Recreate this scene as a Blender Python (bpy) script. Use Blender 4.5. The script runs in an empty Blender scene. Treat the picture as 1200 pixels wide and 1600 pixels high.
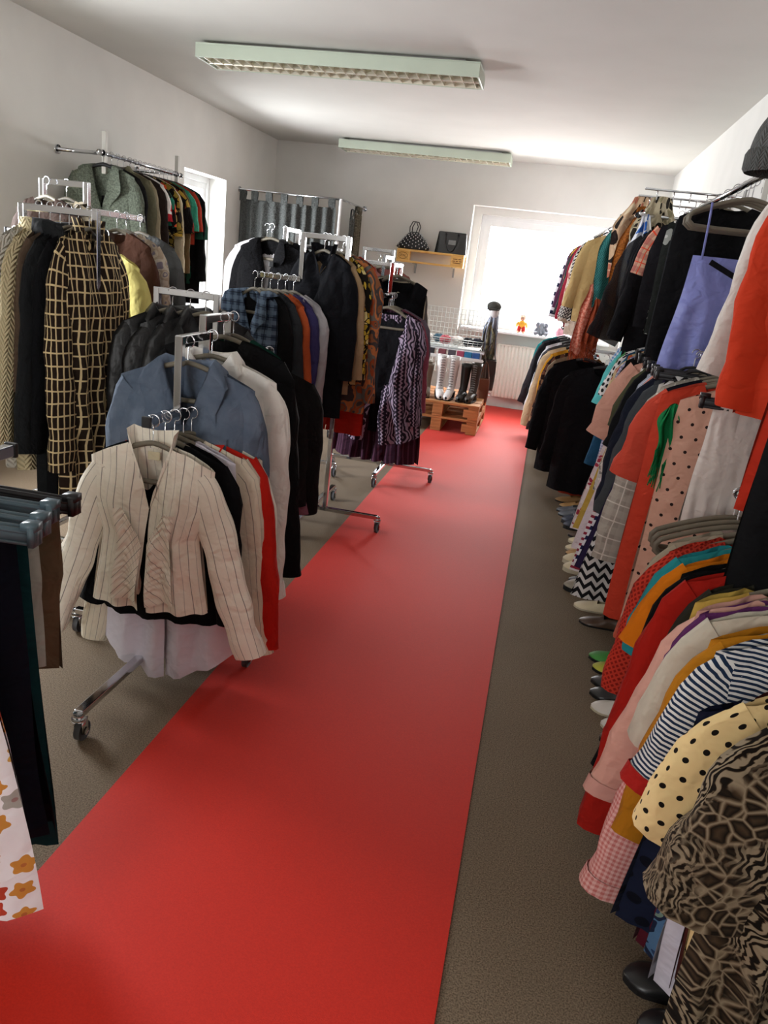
import bpy, math, random
import numpy as np
from math import sin, cos, pi, radians, sqrt, atan2
from mathutils import Vector, Matrix

# ------------------------------------------------------------------ camera
scene = bpy.context.scene
COL = scene.collection
CAM_H, F_PX = 1.5, 1200.0
ROLL, PITCH, YAW = radians(6.65), radians(17.8), radians(10.0)
_F = np.array([-sin(YAW)*cos(PITCH), cos(YAW)*cos(PITCH), -sin(PITCH)])
_R0 = np.array([cos(YAW), sin(YAW), 0.0]); _U0 = np.cross(_R0, _F)
_RT = cos(ROLL)*_R0 + sin(ROLL)*_U0
_UP = -sin(ROLL)*_R0 + cos(ROLL)*_U0
cam_d = bpy.data.cameras.new('camera'); cam = bpy.data.objects.new('camera', cam_d); COL.objects.link(cam)
m = Matrix((( _RT[0], _UP[0], -_F[0], 0), (_RT[1], _UP[1], -_F[1], 0), (_RT[2], _UP[2], -_F[2], CAM_H), (0, 0, 0, 1)))
cam.matrix_world = m
cam_d.sensor_width = 36; cam_d.sensor_fit = 'AUTO'; cam_d.lens = F_PX/1600*36
cam_d.clip_start = 0.05
scene.camera = cam

# ------------------------------------------------------------------ light
world = bpy.data.worlds.new('sky'); scene.world = world; world.use_nodes = True
bg = world.node_tree.nodes['Background']
bg.inputs['Color'].default_value = (0.86, 0.93, 1.0, 1); bg.inputs['Strength'].default_value = 3.2
scene.view_settings.view_transform = 'Standard'
scene.view_settings.look = 'None'
scene.view_settings.gamma = 1.0
scene.view_settings.use_curve_mapping = False
scene.view_settings.exposure = 0.6
scene.cycles.sample_clamp_indirect = 4.0
scene.cycles.use_denoising = True
def area_light(name, loc, rot, sx, sy, power, col):
    d = bpy.data.lights.new(name, 'AREA'); d.shape = 'RECTANGLE'; d.size = sx; d.size_y = sy
    d.energy = power; d.color = col
    o = bpy.data.objects.new(name, d); COL.objects.link(o); o.location = loc; o.rotation_euler = rot
    return o
# daylight just outside each window; the last two windows are unseen additions
area_light('daylight_rear_window', (-0.15, 9.95, 1.75), (radians(-68), 0, 0), 1.7, 1.4, 200, (1.0, 0.97, 0.95))
area_light('daylight_side_window', (-3.85, 7.4, 1.6), (0, radians(-70), 0), 1.35, 1.0, 130, (0.93, 0.96, 1.0))
area_light('daylight_added_side_window', (-3.85, 3.4, 1.6), (0, radians(-72), 0), 1.35, 1.6, 165, (0.95, 0.97, 1.0))  # added source out of view, brightens the front racks from the left
area_light('daylight_added_front_window', (-1.7, -2.32, 1.55), (radians(90), 0, 0), 1.6, 1.3, 42, (1.0, 0.97, 0.92))  # added fill from behind the camera, at an invented window

# ------------------------------------------------------------------ helpers
XL, XR, YF, YB, YN, ZC = -3.38, 1.06, -2.0, 9.27, 9.43, 2.72   # room
rnd = random.Random(7)
def hexc(h):
    h = h.lstrip('#'); c = [int(h[i:i+2], 16)/255 for i in (0, 2, 4)]
    return tuple([(x/12.92 if x <= 0.04045 else ((x+0.055)/1.055)**2.4) for x in c] + [1.0])

class NT:
    def __init__(s, name):
        s.m = bpy.data.materials.new(name); s.m.use_nodes = True
        s.t = s.m.node_tree; s.N = s.t.nodes; s.L = s.t.links
        s.bsdf = s.N['Principled BSDF']
    def put(s, inp, v):
        if isinstance(v, bpy.types.NodeSocket): s.L.new(v, inp)
        elif isinstance(v, (tuple, list)) and len(v) == 4 and inp.type == 'VECTOR': inp.default_value = v[:3]
        else: inp.default_value = v
    def n(s, typ, out=0, props=None, **kw):
        nd = s.N.new(typ)
        for k, v in (props or {}).items(): setattr(nd, k, v)
        for k, v in kw.items():
            key = k.replace('_', ' ')
            s.put(nd.inputs[key], v)
        return nd.outputs[out]
    def math(s, op, a, b=0.0, c=0.0):
        nd = s.N.new('ShaderNodeMath'); nd.operation = op
        s.put(nd.inputs[0], a); s.put(nd.inputs[1], b); s.put(nd.inputs[2], c)
        return nd.outputs[0]
    def mix(s, fac, a, b):
        nd = s.N.new('ShaderNodeMix'); nd.data_type = 'RGBA'
        s.put(nd.inputs[0], fac); s.put(nd.inputs[6], a); s.put(nd.inputs[7], b)
        return nd.outputs[2]
    def uv(s): return s.n('ShaderNodeTexCoord', out='UV')
    def obj(s): return s.n('ShaderNodeTexCoord', out='Object')
    def sep(s, v):
        nd = s.N.new('ShaderNodeSeparateXYZ'); s.L.new(v, nd.inputs[0]); return nd.outputs
    def vec(s, x, y, z=0.0):
        nd = s.N.new('ShaderNodeCombineXYZ'); s.put(nd.inputs[0], x); s.put(nd.inputs[1], y); s.put(nd.inputs[2], z); return nd.outputs[0]
    def noise(s, v, scale, detail=3.0, out=0, dist=0.0):
        return s.n('ShaderNodeTexNoise', out=out, Vector=v, Scale=scale, Detail=detail, Distortion=dist)
    def ramp(s, fac, stops, interp='LINEAR'):
        nd = s.N.new('ShaderNodeValToRGB'); nd.color_ramp.interpolation = interp
        e = nd.color_ramp.elements
        while len(e) < len(stops): e.new(0.5)
        for el, (p, c) in zip(e, stops): el.position = p; el.color = c
        s.L.new(fac, nd.inputs[0]); return nd.outputs[0]
    def bump(s, h, strength=0.3, dist=0.01):
        o = s.n('ShaderNodeBump', Strength=strength, Distance=dist, Height=h)
        s.L.new(o, s.bsdf.inputs['Normal'])
    def set(s, **kw):
        for k, v in kw.items(): s.put(s.bsdf.inputs[k.replace('_', ' ')], v)

def plain(name, col, rough=0.5, metal=0.0, spec=0.5, var=0.04, scale=6.0, bump=0.0, bscale=60):
    t = NT(name); c = hexc(col)
    nz = t.noise(t.obj(), scale, 4)
    d = tuple([x*(1-var*3) for x in c[:3]] + [1]); l = tuple([min(1, x*(1+var*3)) for x in c[:3]] + [1])
    t.set(Base_Color=t.ramp(nz, [(0.3, d), (0.7, l)]), Roughness=rough, Metallic=metal, Specular_IOR_Level=spec)
    if bump: t.bump(t.noise(t.obj(), bscale, 3), bump, 0.004)
    return t.m

_fab = {}
def fabric(kind, *a, rough=0.92, sheen=0.02, alpha=None, spec=0.12, wr=0.6):
    key = (kind, repr(a), rough, sheen, alpha, spec, wr)
    if key in _fab: return _fab[key]
    t = NT('fabric_' + kind)
    uv = t.uv(); S = t.sep(uv); U, V = S[0], S[1]
    H = lambda i: hexc(a[i])
    frac = lambda x, p: t.math('FRACT', t.math('DIVIDE', x, p))
    lt = lambda x, y: t.math('LESS_THAN', x, y)
    col = None; height = None
    wob = t.noise(uv, 9.0, 2, out=1)
    def warp(amount):
        off = t.n('ShaderNodeVectorMath', props={'operation': 'SUBTRACT'}) ; nd = off.node
        t.put(nd.inputs[0], wob); nd.inputs[1].default_value = (.5, .5, .5)
        sc = t.N.new('ShaderNodeVectorMath'); sc.operation = 'SCALE'; t.L.new(off, sc.inputs[0]); sc.inputs['Scale'].default_value = amount
        ad = t.N.new('ShaderNodeVectorMath'); ad.operation = 'ADD'; t.L.new(uv, ad.inputs[0]); t.L.new(sc.outputs[0], ad.inputs[1])
        return ad.outputs[0]
    if kind == 'solid':
        col = t.mix(t.math('MULTIPLY', t.noise(uv, 40.0, 3), 0.22), H(0), tuple([x*0.6 for x in H(0)[:3]] + [1]))
    elif kind == 'vstripe':
        col = t.mix(lt(frac(t.sep(warp(.006))[0], a[2]), a[3]), H(0), H(1))
    elif kind == 'hstripe':
        col = t.mix(lt(frac(V, a[2]), a[3]), H(0), H(1))
    elif kind == 'pinstripe':      # base, stripe, period, width with a fainter second line
        s1 = lt(frac(U, a[2]), a[3]); s2 = lt(frac(t.math('ADD', U, a[2]*.45), a[2]), a[3]*.7)
        col = t.mix(t.math('MULTIPLY', s2, .45), t.mix(t.math('MULTIPLY', s1, .8), H(0), H(1)), H(1))
    elif kind == 'gingham':
        f = t.math('ADD', lt(frac(U, a[2]), .5), lt(frac(V, a[2]), .5))
        col = t.mix(t.math('MULTIPLY', f, .5), H(0), H(1))
    elif kind == 'plaid':          # base, wide, line, period
        b = t.mix(t.math('MULTIPLY', lt(frac(U, a[3]), .42), .55), H(0), H(1))
        b = t.mix(t.math('MULTIPLY', lt(frac(V, a[3]), .42), .55), b, H(1))
        b = t.mix(lt(frac(t.math('ADD', U, a[3]*.3), a[3]), .07), b, H(2))
        col = t.mix(lt(frac(t.math('ADD', V, a[3]*.3), a[3]), .07), b, H(2))
    elif kind == 'dots':           # base, dot, period, radius fraction
        row = t.math('FLOOR', t.math('DIVIDE', V, a[2])); odd = t.math('MULTIPLY', t.math('FRACT', t.math('MULTIPLY', row, .5)), 1.0)
        x = t.math('SUBTRACT', t.math('FRACT', t.math('ADD', t.math('DIVIDE', U, a[2]), odd)), .5)
        y = t.math('SUBTRACT', frac(V, a[2]), .5)
        d = t.math('SQRT', t.math('ADD', t.math('MULTIPLY', x, x), t.math('MULTIPLY', y, y)))
        col = t.mix(lt(d, a[3]), H(0), H(1))
    elif kind == 'floral':         # base, colours list, cell size: five petalled flowers
        sc = 1.0/a[2]
        vn = t.N.new('ShaderNodeTexVoronoi'); vn.voronoi_dimensions = '2D'; t.L.new(uv, vn.inputs['Vector']); vn.inputs['Scale'].default_value = sc
        vn.inputs['Randomness'].default_value = .75
        sub = t.N.new('ShaderNodeVectorMath'); sub.operation = 'SUBTRACT'
        scl = t.N.new('ShaderNodeVectorMath'); scl.operation = 'SCALE'; t.L.new(uv, scl.inputs[0]); scl.inputs['Scale'].default_value = 1.0
        t.L.new(scl.outputs[0], sub.inputs[0]); t.L.new(vn.outputs['Position'], sub.inputs[1])
        D = t.sep(sub.outputs[0])
        ang = t.math('ARCTAN2', D[1], D[0])
        rc = t.sep(vn.outputs['Color'])
        r = t.math('MULTIPLY', t.math('SQRT', t.math('ADD', t.math('MULTIPLY', D[0], D[0]), t.math('MULTIPLY', D[1], D[1]))), sc)
        pet = t.math('ADD', .36, t.math('MULTIPLY', .065, t.math('COSINE', t.math('ADD', t.math('MULTIPLY', ang, 5.0), t.math('MULTIPLY', rc[2], 6.0)))))
        pet = t.math('MULTIPLY', pet, t.math('ADD', .7, t.math('MULTIPLY', rc[1], .45)))
        cs = [hexc(c) for c in a[1]]
        fc = t.ramp(rc[0], [(i/len(cs), c) for i, c in enumerate(cs)], 'CONSTANT')
        col = t.mix(lt(r, pet), H(0), fc)
        col = t.mix(lt(r, .09), col, t.mix(.5, fc, hexc(a[3] if len(a) > 3 else a[1][0])))
    elif kind == 'blobs':          # base, colours list, scale: all over print
        w = warp(.05)
        c1 = t.n('ShaderNodeTexVoronoi', out=1, Vector=w, Scale=a[2])
        cs = [hexc(c) for c in [a[0]] + list(a[1])]
        col = t.ramp(t.sep(c1)[0], [(i/len(cs), c) for i, c in enumerate(cs)], 'CONSTANT')
        e = t.n('ShaderNodeTexVoronoi', out=0, props={'feature': 'DISTANCE_TO_EDGE'}, Vector=w, Scale=a[2])
        col = t.mix(lt(e, .06), col, H(0))
    elif kind == 'grid':           # dark blocks, pale lines, w, h
        b = t.N.new('ShaderNodeTexBrick'); b.offset = .5; b.offset_frequency = 1; b.squash = 1
        wv = warp(.012); wsep = t.sep(wv)
        t.L.new(t.vec(wsep[1], wsep[0]), b.inputs['Vector'])
        b.inputs['Color1'].default_value = H(0); b.inputs['Color2'].default_value = H(0); b.inputs['Mortar'].default_value = H(1)
        b.inputs['Scale'].default_value = 1.0; b.inputs['Mortar Size'].default_value = a[4]; b.inputs['Mortar Smooth'].default_value = .15
        b.inputs['Brick Width'].default_value = a[3]; b.inputs['Row Height'].default_value = a[2]
        col = b.outputs['Color']
    elif kind == 'zebra':
        w = t.n('ShaderNodeTexWave', out=0, Vector=warp(.12), Scale=a[2], Distortion=6.0, Detail=2.0, Detail_Scale=1.2)
        col = t.ramp(w, [(.42, H(0)), (.55, H(1))])
    elif kind == 'animal':         # dark, mid, pale: zebra and leopard patches
        w = t.n('ShaderNodeTexWave', out=0, Vector=warp(.16), Scale=a[3], Distortion=9.0, Detail=2.5, Detail_Scale=1.5)
        z = t.ramp(w, [(.30, H(0)), (.48, H(1)), (.72, H(2))])
        e = t.n('ShaderNodeTexVoronoi', out=0, props={'feature': 'DISTANCE_TO_EDGE'}, Vector=warp(.06), Scale=a[3]*1.6)
        l = t.ramp(e, [(.0, H(2)), (.10, H(1)), (.16, H(0)), (.45, H(1))])
        k = t.ramp(t.noise(uv, 5.5, 1), [(.46, (0, 0, 0, 1)), (.54, (1, 1, 1, 1))])
        col = t.mix(k, z, l)
    elif kind == 'paisley':        # colours list, scale
        v = t.n('ShaderNodeTexVoronoi', out=0, props={'feature': 'SMOOTH_F1'}, Vector=warp(.09), Scale=a[1])
        cs = [hexc(c) for c in a[0]]; k = 3*len(cs)
        f = t.math('FRACT', t.math('ADD', t.math('MULTIPLY', v, 2.2), t.noise(uv, a[1]*.5, 2)))
        col = t.ramp(f, [(i/len(cs), c) for i, c in enumerate(cs)], 'CONSTANT')
    elif kind == 'chevron':        # c0, c1, period u, period v
        tri = t.math('PINGPONG', U, a[2])
        f = frac(t.math('ADD', V, t.math('MULTIPLY', tri, 1.2)), a[3])
        col = t.mix(lt(f, .5), H(0), H(1))
    elif kind == 'ikat':           # c0,c1 tribal stripes
        tri = t.math('PINGPONG', V, .012)
        f = frac(t.math('ADD', U, tri), .03)
        s1 = lt(f, .38)
        w = t.n('ShaderNodeTexWave', out=0, Vector=warp(.1), Scale=14.0, Distortion=7.0, Detail=2.0)
        band = lt(frac(U, .11), .5)
        col = t.mix(t.mix(band, t.ramp(w, [(.45, (0, 0, 0, 1)), (.55, (1, 1, 1, 1))]), t.vec(s1, s1, s1)), H(0), H(1))
        dt = lt(frac(U, .11), .12); d2 = lt(frac(V, .03), .55)
        col = t.mix(t.math('MULTIPLY', dt, d2), col, H(0))
    elif kind == 'knit':           # colour, period
        tri = t.math('PINGPONG', U, a[1])
        f = t.math('SINE', t.math('MULTIPLY', t.math('ADD', V, t.math('MULTIPLY', tri, 1.3)), 2*pi/a[1]))
        h2 = t.math('SINE', t.math('MULTIPLY', U, 2*pi/(2*a[1])))
        height = t.math('ADD', f, h2)
        col = t.mix(t.math('MULTIPLY_ADD', f, .1, .12), H(0), tuple([x*.55 for x in H(0)[:3]] + [1]))
    elif kind == 'tweed':
        col = t.mix(t.ramp(t.noise(uv, a[2], 4), [(.38, (0, 0, 0, 1)), (.62, (1, 1, 1, 1))]), H(0), H(1))
    elif kind == 'lattice':        # open crochet look
        p = a[2]
        d1 = lt(frac(t.math('ADD', U, V), p), .42); d2 = lt(frac(t.math('SUBTRACT', U, V), p), .42)
        col = t.mix(t.math('MAXIMUM', d1, d2), H(1), H(0)); height = t.math('MAXIMUM', d1, d2)
    elif kind == 'denim':
        tw = t.math('SINE', t.math('MULTIPLY', t.math('ADD', U, V), 2*pi/.004))
        b = t.mix(t.ramp(t.noise(uv, 14.0, 4), [(.3, (0, 0, 0, 1)), (.75, (1, 1, 1, 1))]), H(0), H(1))
        col = t.mix(t.math('MULTIPLY_ADD', tw, .06, .06), b, H(1))
    t.set(Base_Color=col, Roughness=rough, Specular_IOR_Level=spec, Sheen_Weight=sheen, Sheen_Roughness=.5)
    if alpha is not None: t.set(Alpha=alpha)
    big = t.math('ADD', t.noise(uv, 6.0, 3, dist=.8), t.math('MULTIPLY', t.noise(uv, 22.0, 2, dist=.5), .35))
    if height is not None: big = t.math('ADD', big, t.math('MULTIPLY', height, .12))
    t.bump(big, wr, .045)
    _fab[key] = t.m
    return t.m
def solid(c, **k): return fabric('solid', c, **k)

class MB:
    def __init__(s): s.v = []; s.f = []; s.uv = []
    def grid(s, P, UV=None, close=False, skip=None):
        n, k = P.shape[:2]; b = len(s.v)
        s.v.extend(map(tuple, P.reshape(-1, 3)))
        if UV is None:
            UV = np.stack([P[..., 0], P[..., 2]], -1)
        s.uv.extend(map(tuple, UV.reshape(-1, 2)))
        for i in range(n-1):
            for j in range(k if close else k-1):
                if skip and skip(i, j): continue
                j2 = (j+1) % k
                s.f.append((b+i*k+j, b+i*k+j2, b+(i+1)*k+j2, b+(i+1)*k+j))
        return s
    def pts(s, V, Fs):
        b = len(s.v); s.v.extend(map(tuple, V)); s.uv.extend([(p[0], p[2]) for p in V])
        s.f.extend([tuple(b+i for i in f) for f in Fs]); return s
    def box(s, c, d, rot=None):
        V = [Vector((x*d[0]/2, y*d[1]/2, z*d[2]/2)) for x in (-1, 1) for y in (-1, 1) for z in (-1, 1)]
        if rot is not None: V = [rot @ v for v in V]
        V = [v + Vector(c) for v in V]
        return s.pts([tuple(v) for v in V], [(0, 1, 3, 2), (4, 6, 7, 5), (0, 4, 5, 1), (2, 3, 7, 6), (0, 2, 6, 4), (1, 5, 7, 3)])
    def box2(s, a, b):
        return s.box([(a[i]+b[i])/2 for i in range(3)], [abs(b[i]-a[i]) for i in range(3)])
    def tube(s, path, r, n=8, cap=True, flat=None, closed=False):
        path = [Vector(p) for p in path]; k = len(path); rs = r if isinstance(r, (list, tuple, np.ndarray)) else [r]*k
        P = np.zeros((k, n, 3)); up = None
        for i, p in enumerate(path):
            if closed: t = path[(i+1) % k]-path[i-1]
            else: t = path[min(i+1, k-1)]-path[max(i-1, 0)]
            t.normalize()
            if up is None:
                up = Vector((0, 1, 0)) if abs(t.y) < .9 else Vector((1, 0, 0))
            a = (up - t*up.dot(t)).normalized(); bb = t.cross(a); up = a
            for j in range(n):
                an = 2*pi*j/n
                P[i, j] = p + (a*cos(an)*(flat or 1) + bb*sin(an))*rs[i]
        if closed: P = np.concatenate([P, P[:1]], 0)
        b = len(s.v); s.grid(P, close=True)
        if cap and not closed:
            s.f.append(tuple(b+j for j in range(n))); s.f.append(tuple(b+(k-1)*n+j for j in reversed(range(n))))
        return s
    def cyl(s, c, r, h, axis='z', n=16, r2=None):
        d = {'x': Vector((1, 0, 0)), 'y': Vector((0, 1, 0)), 'z': Vector((0, 0, 1))}[axis]*(h/2)
        return s.tube([Vector(c)-d, Vector(c)+d], [r, r if r2 is None else r2], n)
    def ball(s, c, r, n=12, k=8):
        if not isinstance(r, (tuple, list)): r = (r, r, r)
        P = np.zeros((k+1, n, 3))
        for i in range(k+1):
            th = pi*i/k
            for j in range(n):
                ph = 2*pi*j/n
                P[i, j] = (c[0]+r[0]*sin(th)*cos(ph), c[1]+r[1]*sin(th)*sin(ph), c[2]+r[2]*cos(th))
        return s.grid(P, close=True)
    def mesh(s, name, mat, smooth=True):
        me = bpy.data.meshes.new(name); me.from_pydata(s.v, [], s.f)
        uvl = me.uv_layers.new(name='UVMap'); uva = np.array(s.uv, dtype=np.float32)
        li = np.zeros(len(me.loops), dtype=np.int32); me.loops.foreach_get('vertex_index', li)
        uvl.data.foreach_set('uv', uva[li].ravel())
        if mat: me.materials.append(mat)
        if smooth: me.polygons.foreach_set('use_smooth', [True]*len(me.polygons))
        me.update(); return me
    def build(s, name, mat, parent=None, smooth=False):
        return link(name, s.mesh(name, mat, smooth), parent)
def link(name, me, parent=None):
    o = bpy.data.objects.new(name, me); COL.objects.link(o); o.parent = parent; return o
def thing(name, label, cat, loc=(0, 0, 0), rz=0.0, group=None, rot=None):
    o = bpy.data.objects.new(name, None); COL.objects.link(o); o.empty_display_size = .05
    o.location = loc; o.rotation_euler = rot or (0, 0, rz); o['label'] = label; o['category'] = cat
    if group: o['group'] = group
    return o
def struct(o, label=None, cat=None):
    o['kind'] = 'structure'
    if label: o['label'] = label
    if cat: o['category'] = cat
    return o
def bevel(o, w=.003, seg=2):
    md = o.modifiers.new('bevel', 'BEVEL'); md.width = w; md.segments = seg; md.limit_method = 'ANGLE'; return o

# ------------------------------------------------------------------ shared materials
M_wall = plain('wall_paint', '#dcdad5', .9, var=.012, scale=3, bump=.05, bscale=120, spec=.2)
M_ceil = plain('ceiling_paint', '#d0cec8', .92, var=.01, scale=2, spec=.2)
def carpet_mat(name, c1, c2, sc, rough=.8, bmp=.4):
    t = NT(name); o = t.obj()
    nz = t.noise(o, sc, 4); n2 = t.noise(o, 2.0, 3)
    col = t.ramp(nz, [(.33, hexc(c1)), (.67, hexc(c2))])
    col = t.mix(t.math('MULTIPLY', t.ramp(n2, [(.35, (0, 0, 0, 1)), (.7, (1, 1, 1, 1))]), .22), col, hexc(c1))
    t.set(Base_Color=col, Roughness=rough, Specular_IOR_Level=.25); t.bump(t.noise(o, sc*2, 3), bmp, .004); return t.m
M_floor = carpet_mat('floor_needle_felt', '#564838', '#93816b', 250)
M_red = carpet_mat('red_runner_felt', '#c41c05', '#d12409', 260, bmp=.12)
M_red.node_tree.nodes['Principled BSDF'].inputs['Sheen Weight'].default_value = .07
M_red.node_tree.nodes['Principled BSDF'].inputs['Specular IOR Level'].default_value = .28
M_red.node_tree.nodes['Principled BSDF'].inputs['Roughness'].default_value = .66
M_pvc = plain('white_window_pvc', '#eceded', .35, var=.01)
M_chrome = plain('chrome', '#d4d6da', .12, metal=1.0, var=.02)
M_steel = plain('brushed_steel', '#9a9a98', .35, metal=1.0, var=.05)
M_black = plain('black_plastic', '#16171a', .4, var=.05)
M_rubber = plain('grey_rubber_tyre', '#4a4b4e', .7)
M_hanger = plain('taupe_hanger', '#6b6455', .55, var=.06)
M_hangblk = plain('black_hanger', '#17171a', .5)
M_hangblue = plain('blue_grey_hanger', '#4f626b', .4, var=.06)
M_wood = None
def wood(name, c1, c2):
    t = NT(name); o = t.obj()
    mp = t.N.new('ShaderNodeMapping'); t.L.new(o, mp.inputs[0]); mp.inputs['Scale'].default_value = (2.0, 22.0, 22.0)
    nz = t.noise(mp.outputs[0], 3.0, 5, dist=.6)
    t.set(Base_Color=t.ramp(nz, [(.3, hexc(c1)), (.7, hexc(c2))]), Roughness=.7); t.bump(nz, .2, .003); return t.m
M_pallet = wood('pallet_pine_new', '#d49a48', '#efc57c')
M_pallet_old = wood('pallet_pine_worn', '#a06a3c', '#c98d55')
M_glass = NT('window_glass')
_g = M_glass; _tr = _g.n('ShaderNodeBsdfTransparent'); _gl = _g.n('ShaderNodeBsdfGlossy', Roughness=.02)
_mx = _g.N.new('ShaderNodeMixShader'); _mx.inputs[0].default_value = .05; _g.L.new(_tr, _mx.inputs[1]); _g.L.new(_gl, _mx.inputs[2])
_g.L.new(_mx.outputs[0], _g.N['Material Output'].inputs[0]); M_glass = _g.m

# ------------------------------------------------------------------ room shell
struct(MB().box2((XL-.4, YF-.3, -.1), (XR+.3, YN+.3, 0)).build('floor', M_floor), 'grey brown needle felt floor covering', 'floor')
struct(MB().box2((XL-.4, YF-.3, ZC), (XR+.3, YN+.3, ZC+.12)).build('ceiling', M_ceil), 'plain off-white plaster ceiling', 'ceiling')
struct(MB().box2((XR, YF-.3, 0), (XR+.25, YN+.3, ZC)).build('wall_right', M_wall), 'white wall behind the long row of clothes', 'wall')
def wall_with_holes(name, axis, at, thick, lo, hi, holes, label):
    """wall slab in plane axis=at..at+thick, spanning lo..hi along the other axis, with (a0,a1,z0,z1) openings"""
    mb = MB(); hs = sorted(holes); cur = lo
    def bx(a0, a1, z0, z1):
        if a1-a0 < 1e-4 or z1-z0 < 1e-4: return
        if axis == 'x': mb.box2((at, a0, z0), (at+thick, a1, z1))
        else: mb.box2((a0, at, z0), (a1, at+thick, z1))
    for a0, a1, z0, z1 in hs:
        bx(cur, a0, 0, ZC); bx(a0, a1, 0, z0); bx(a0, a1, z1, ZC); cur = a1
    bx(cur, hi, 0, ZC)
    return struct(mb.build(name, M_wall), label, 'wall')
NX0, NX1, NZ1 = -1.02, .84, 2.24            # niche of the rear window
wall_with_holes('wall_left', 'x', XL-.3, .3, YF, YN+.3, [(2.65, 4.15, .85, 2.12), (6.92, 7.86, .82, 2.12)], 'white side wall with recessed window')
wall_with_holes('wall_back', 'y', YB, .16, XL, XR, [(NX0, NX1, 0, NZ1)], 'white end wall with window niche')
wall_with_holes('wall_back_niche', 'y', YN, .2, NX0-.3, NX1+.3, [(-.93, .62, .92, 2.16)], 'white wall below and around the end window')
wall_with_holes('wall_front', 'y', YF-.3, .3, XL, XR, [(-2.5, -.9, .9, 2.2)], 'white wall behind the viewer')
o = MB().box2((-.985, YF+.2, .0005), (.015, YN-.01, .006)).build('carpet_runner', M_red)
o['label'] = 'long bright red carpet runner down the aisle'; o['category'] = 'carpet'

def window(name, axis, at, a0, a1, z0, z1, label, handle_at=None, inward=-1):
    """frame + sash + pane filling an opening; plane axis=at; inward = sign of the room side"""
    root = thing(name, label, 'window', (0, 0, 0)); struct(root)
    def bx(mb, p0, p1, d0, d1):     # p=(a,z)
        if axis == 'x': mb.box2((at+d0, p0[0], p0[1]), (at+d1, p1[0], p1[1]))
        else: mb.box2((p0[0], at+d0, p0[1]), (p1[0], at+d1, p1[1]))
    def ring(nm, a0, a1, z0, z1, w, d0, d1, mat):
        mb = MB()
        bx(mb, (a0, z0), (a0+w, z1), d0, d1); bx(mb, (a1-w, z0), (a1, z1), d0, d1)
        bx(mb, (a0+w, z0), (a1-w, z0+w), d0, d1); bx(mb, (a0+w, z1-w), (a1-w, z1), d0, d1)
        return bevel(mb.build(nm, mat, root), .004)
    ring('frame', a0, a1, z0, z1, .055, 0, .07, M_pvc)
    sash = ring('sash', a0+.04, a1-.04, z0+.04, z1-.04, .075, inward*.022+.02, .055, M_pvc)
    mb = MB(); bx(mb, (a0+.11, z0+.11), (a1-.11, z1-.11), .030, .036); mb.build('pane', M_glass, root)
    if handle_at:
        h = MB(); ha, hz = handle_at; p = at+inward*.012
        if axis == 'y':
            h.box((ha, p-.005, hz), (.028, .012, .09)); h.tube([(ha, p-.01, hz), (ha, p-.045, hz), (ha, p-.05, hz-.02), (ha, p-.05, hz-.12)], .009, 8)
        else:
            h.box((p-inward*-.005, ha, hz), (.012, .028, .09)); h.tube([(p, ha, hz), (p+inward*.045, ha, hz), (p+inward*.05, ha, hz-.12)], .009, 8)
        h.build('handle', M_steel, root, True)
    return root
window('window_1', 'y', YN+.06, -.93, .62, .92, 2.16, 'white framed end window bright with daylight', (.545, 1.86))
s = MB().box2((-.98, YB-.08, .885), (.72, YN+.06, .915)).build('sill', M_pvc, bpy.data.objects['window_1']); bevel(s, .008)
window('window_2', 'x', XL-.25, 6.92, 7.86, .82, 2.12, 'white framed window in the left side wall', (7.0, 1.45), inward=1)
s = MB().box2((XL-.2, 6.9, .795), (XL+.05, 7.88, .825)).build('sill', M_pvc, bpy.data.objects['window_2']); bevel(s, .008)
window('window_added_side', 'x', XL-.25, 2.65, 4.15, .85, 2.12, 'white framed side window added beyond the left edge', (2.75, 1.45), inward=1)  # out of view, added so daylight reaches the front of the room
window('window_added_front', 'y', YF-.25, -2.5, -.9, .9, 2.2, 'white framed window added behind the viewer', None, inward=1)  # unseen, put in to let light in from behind the camera

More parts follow.
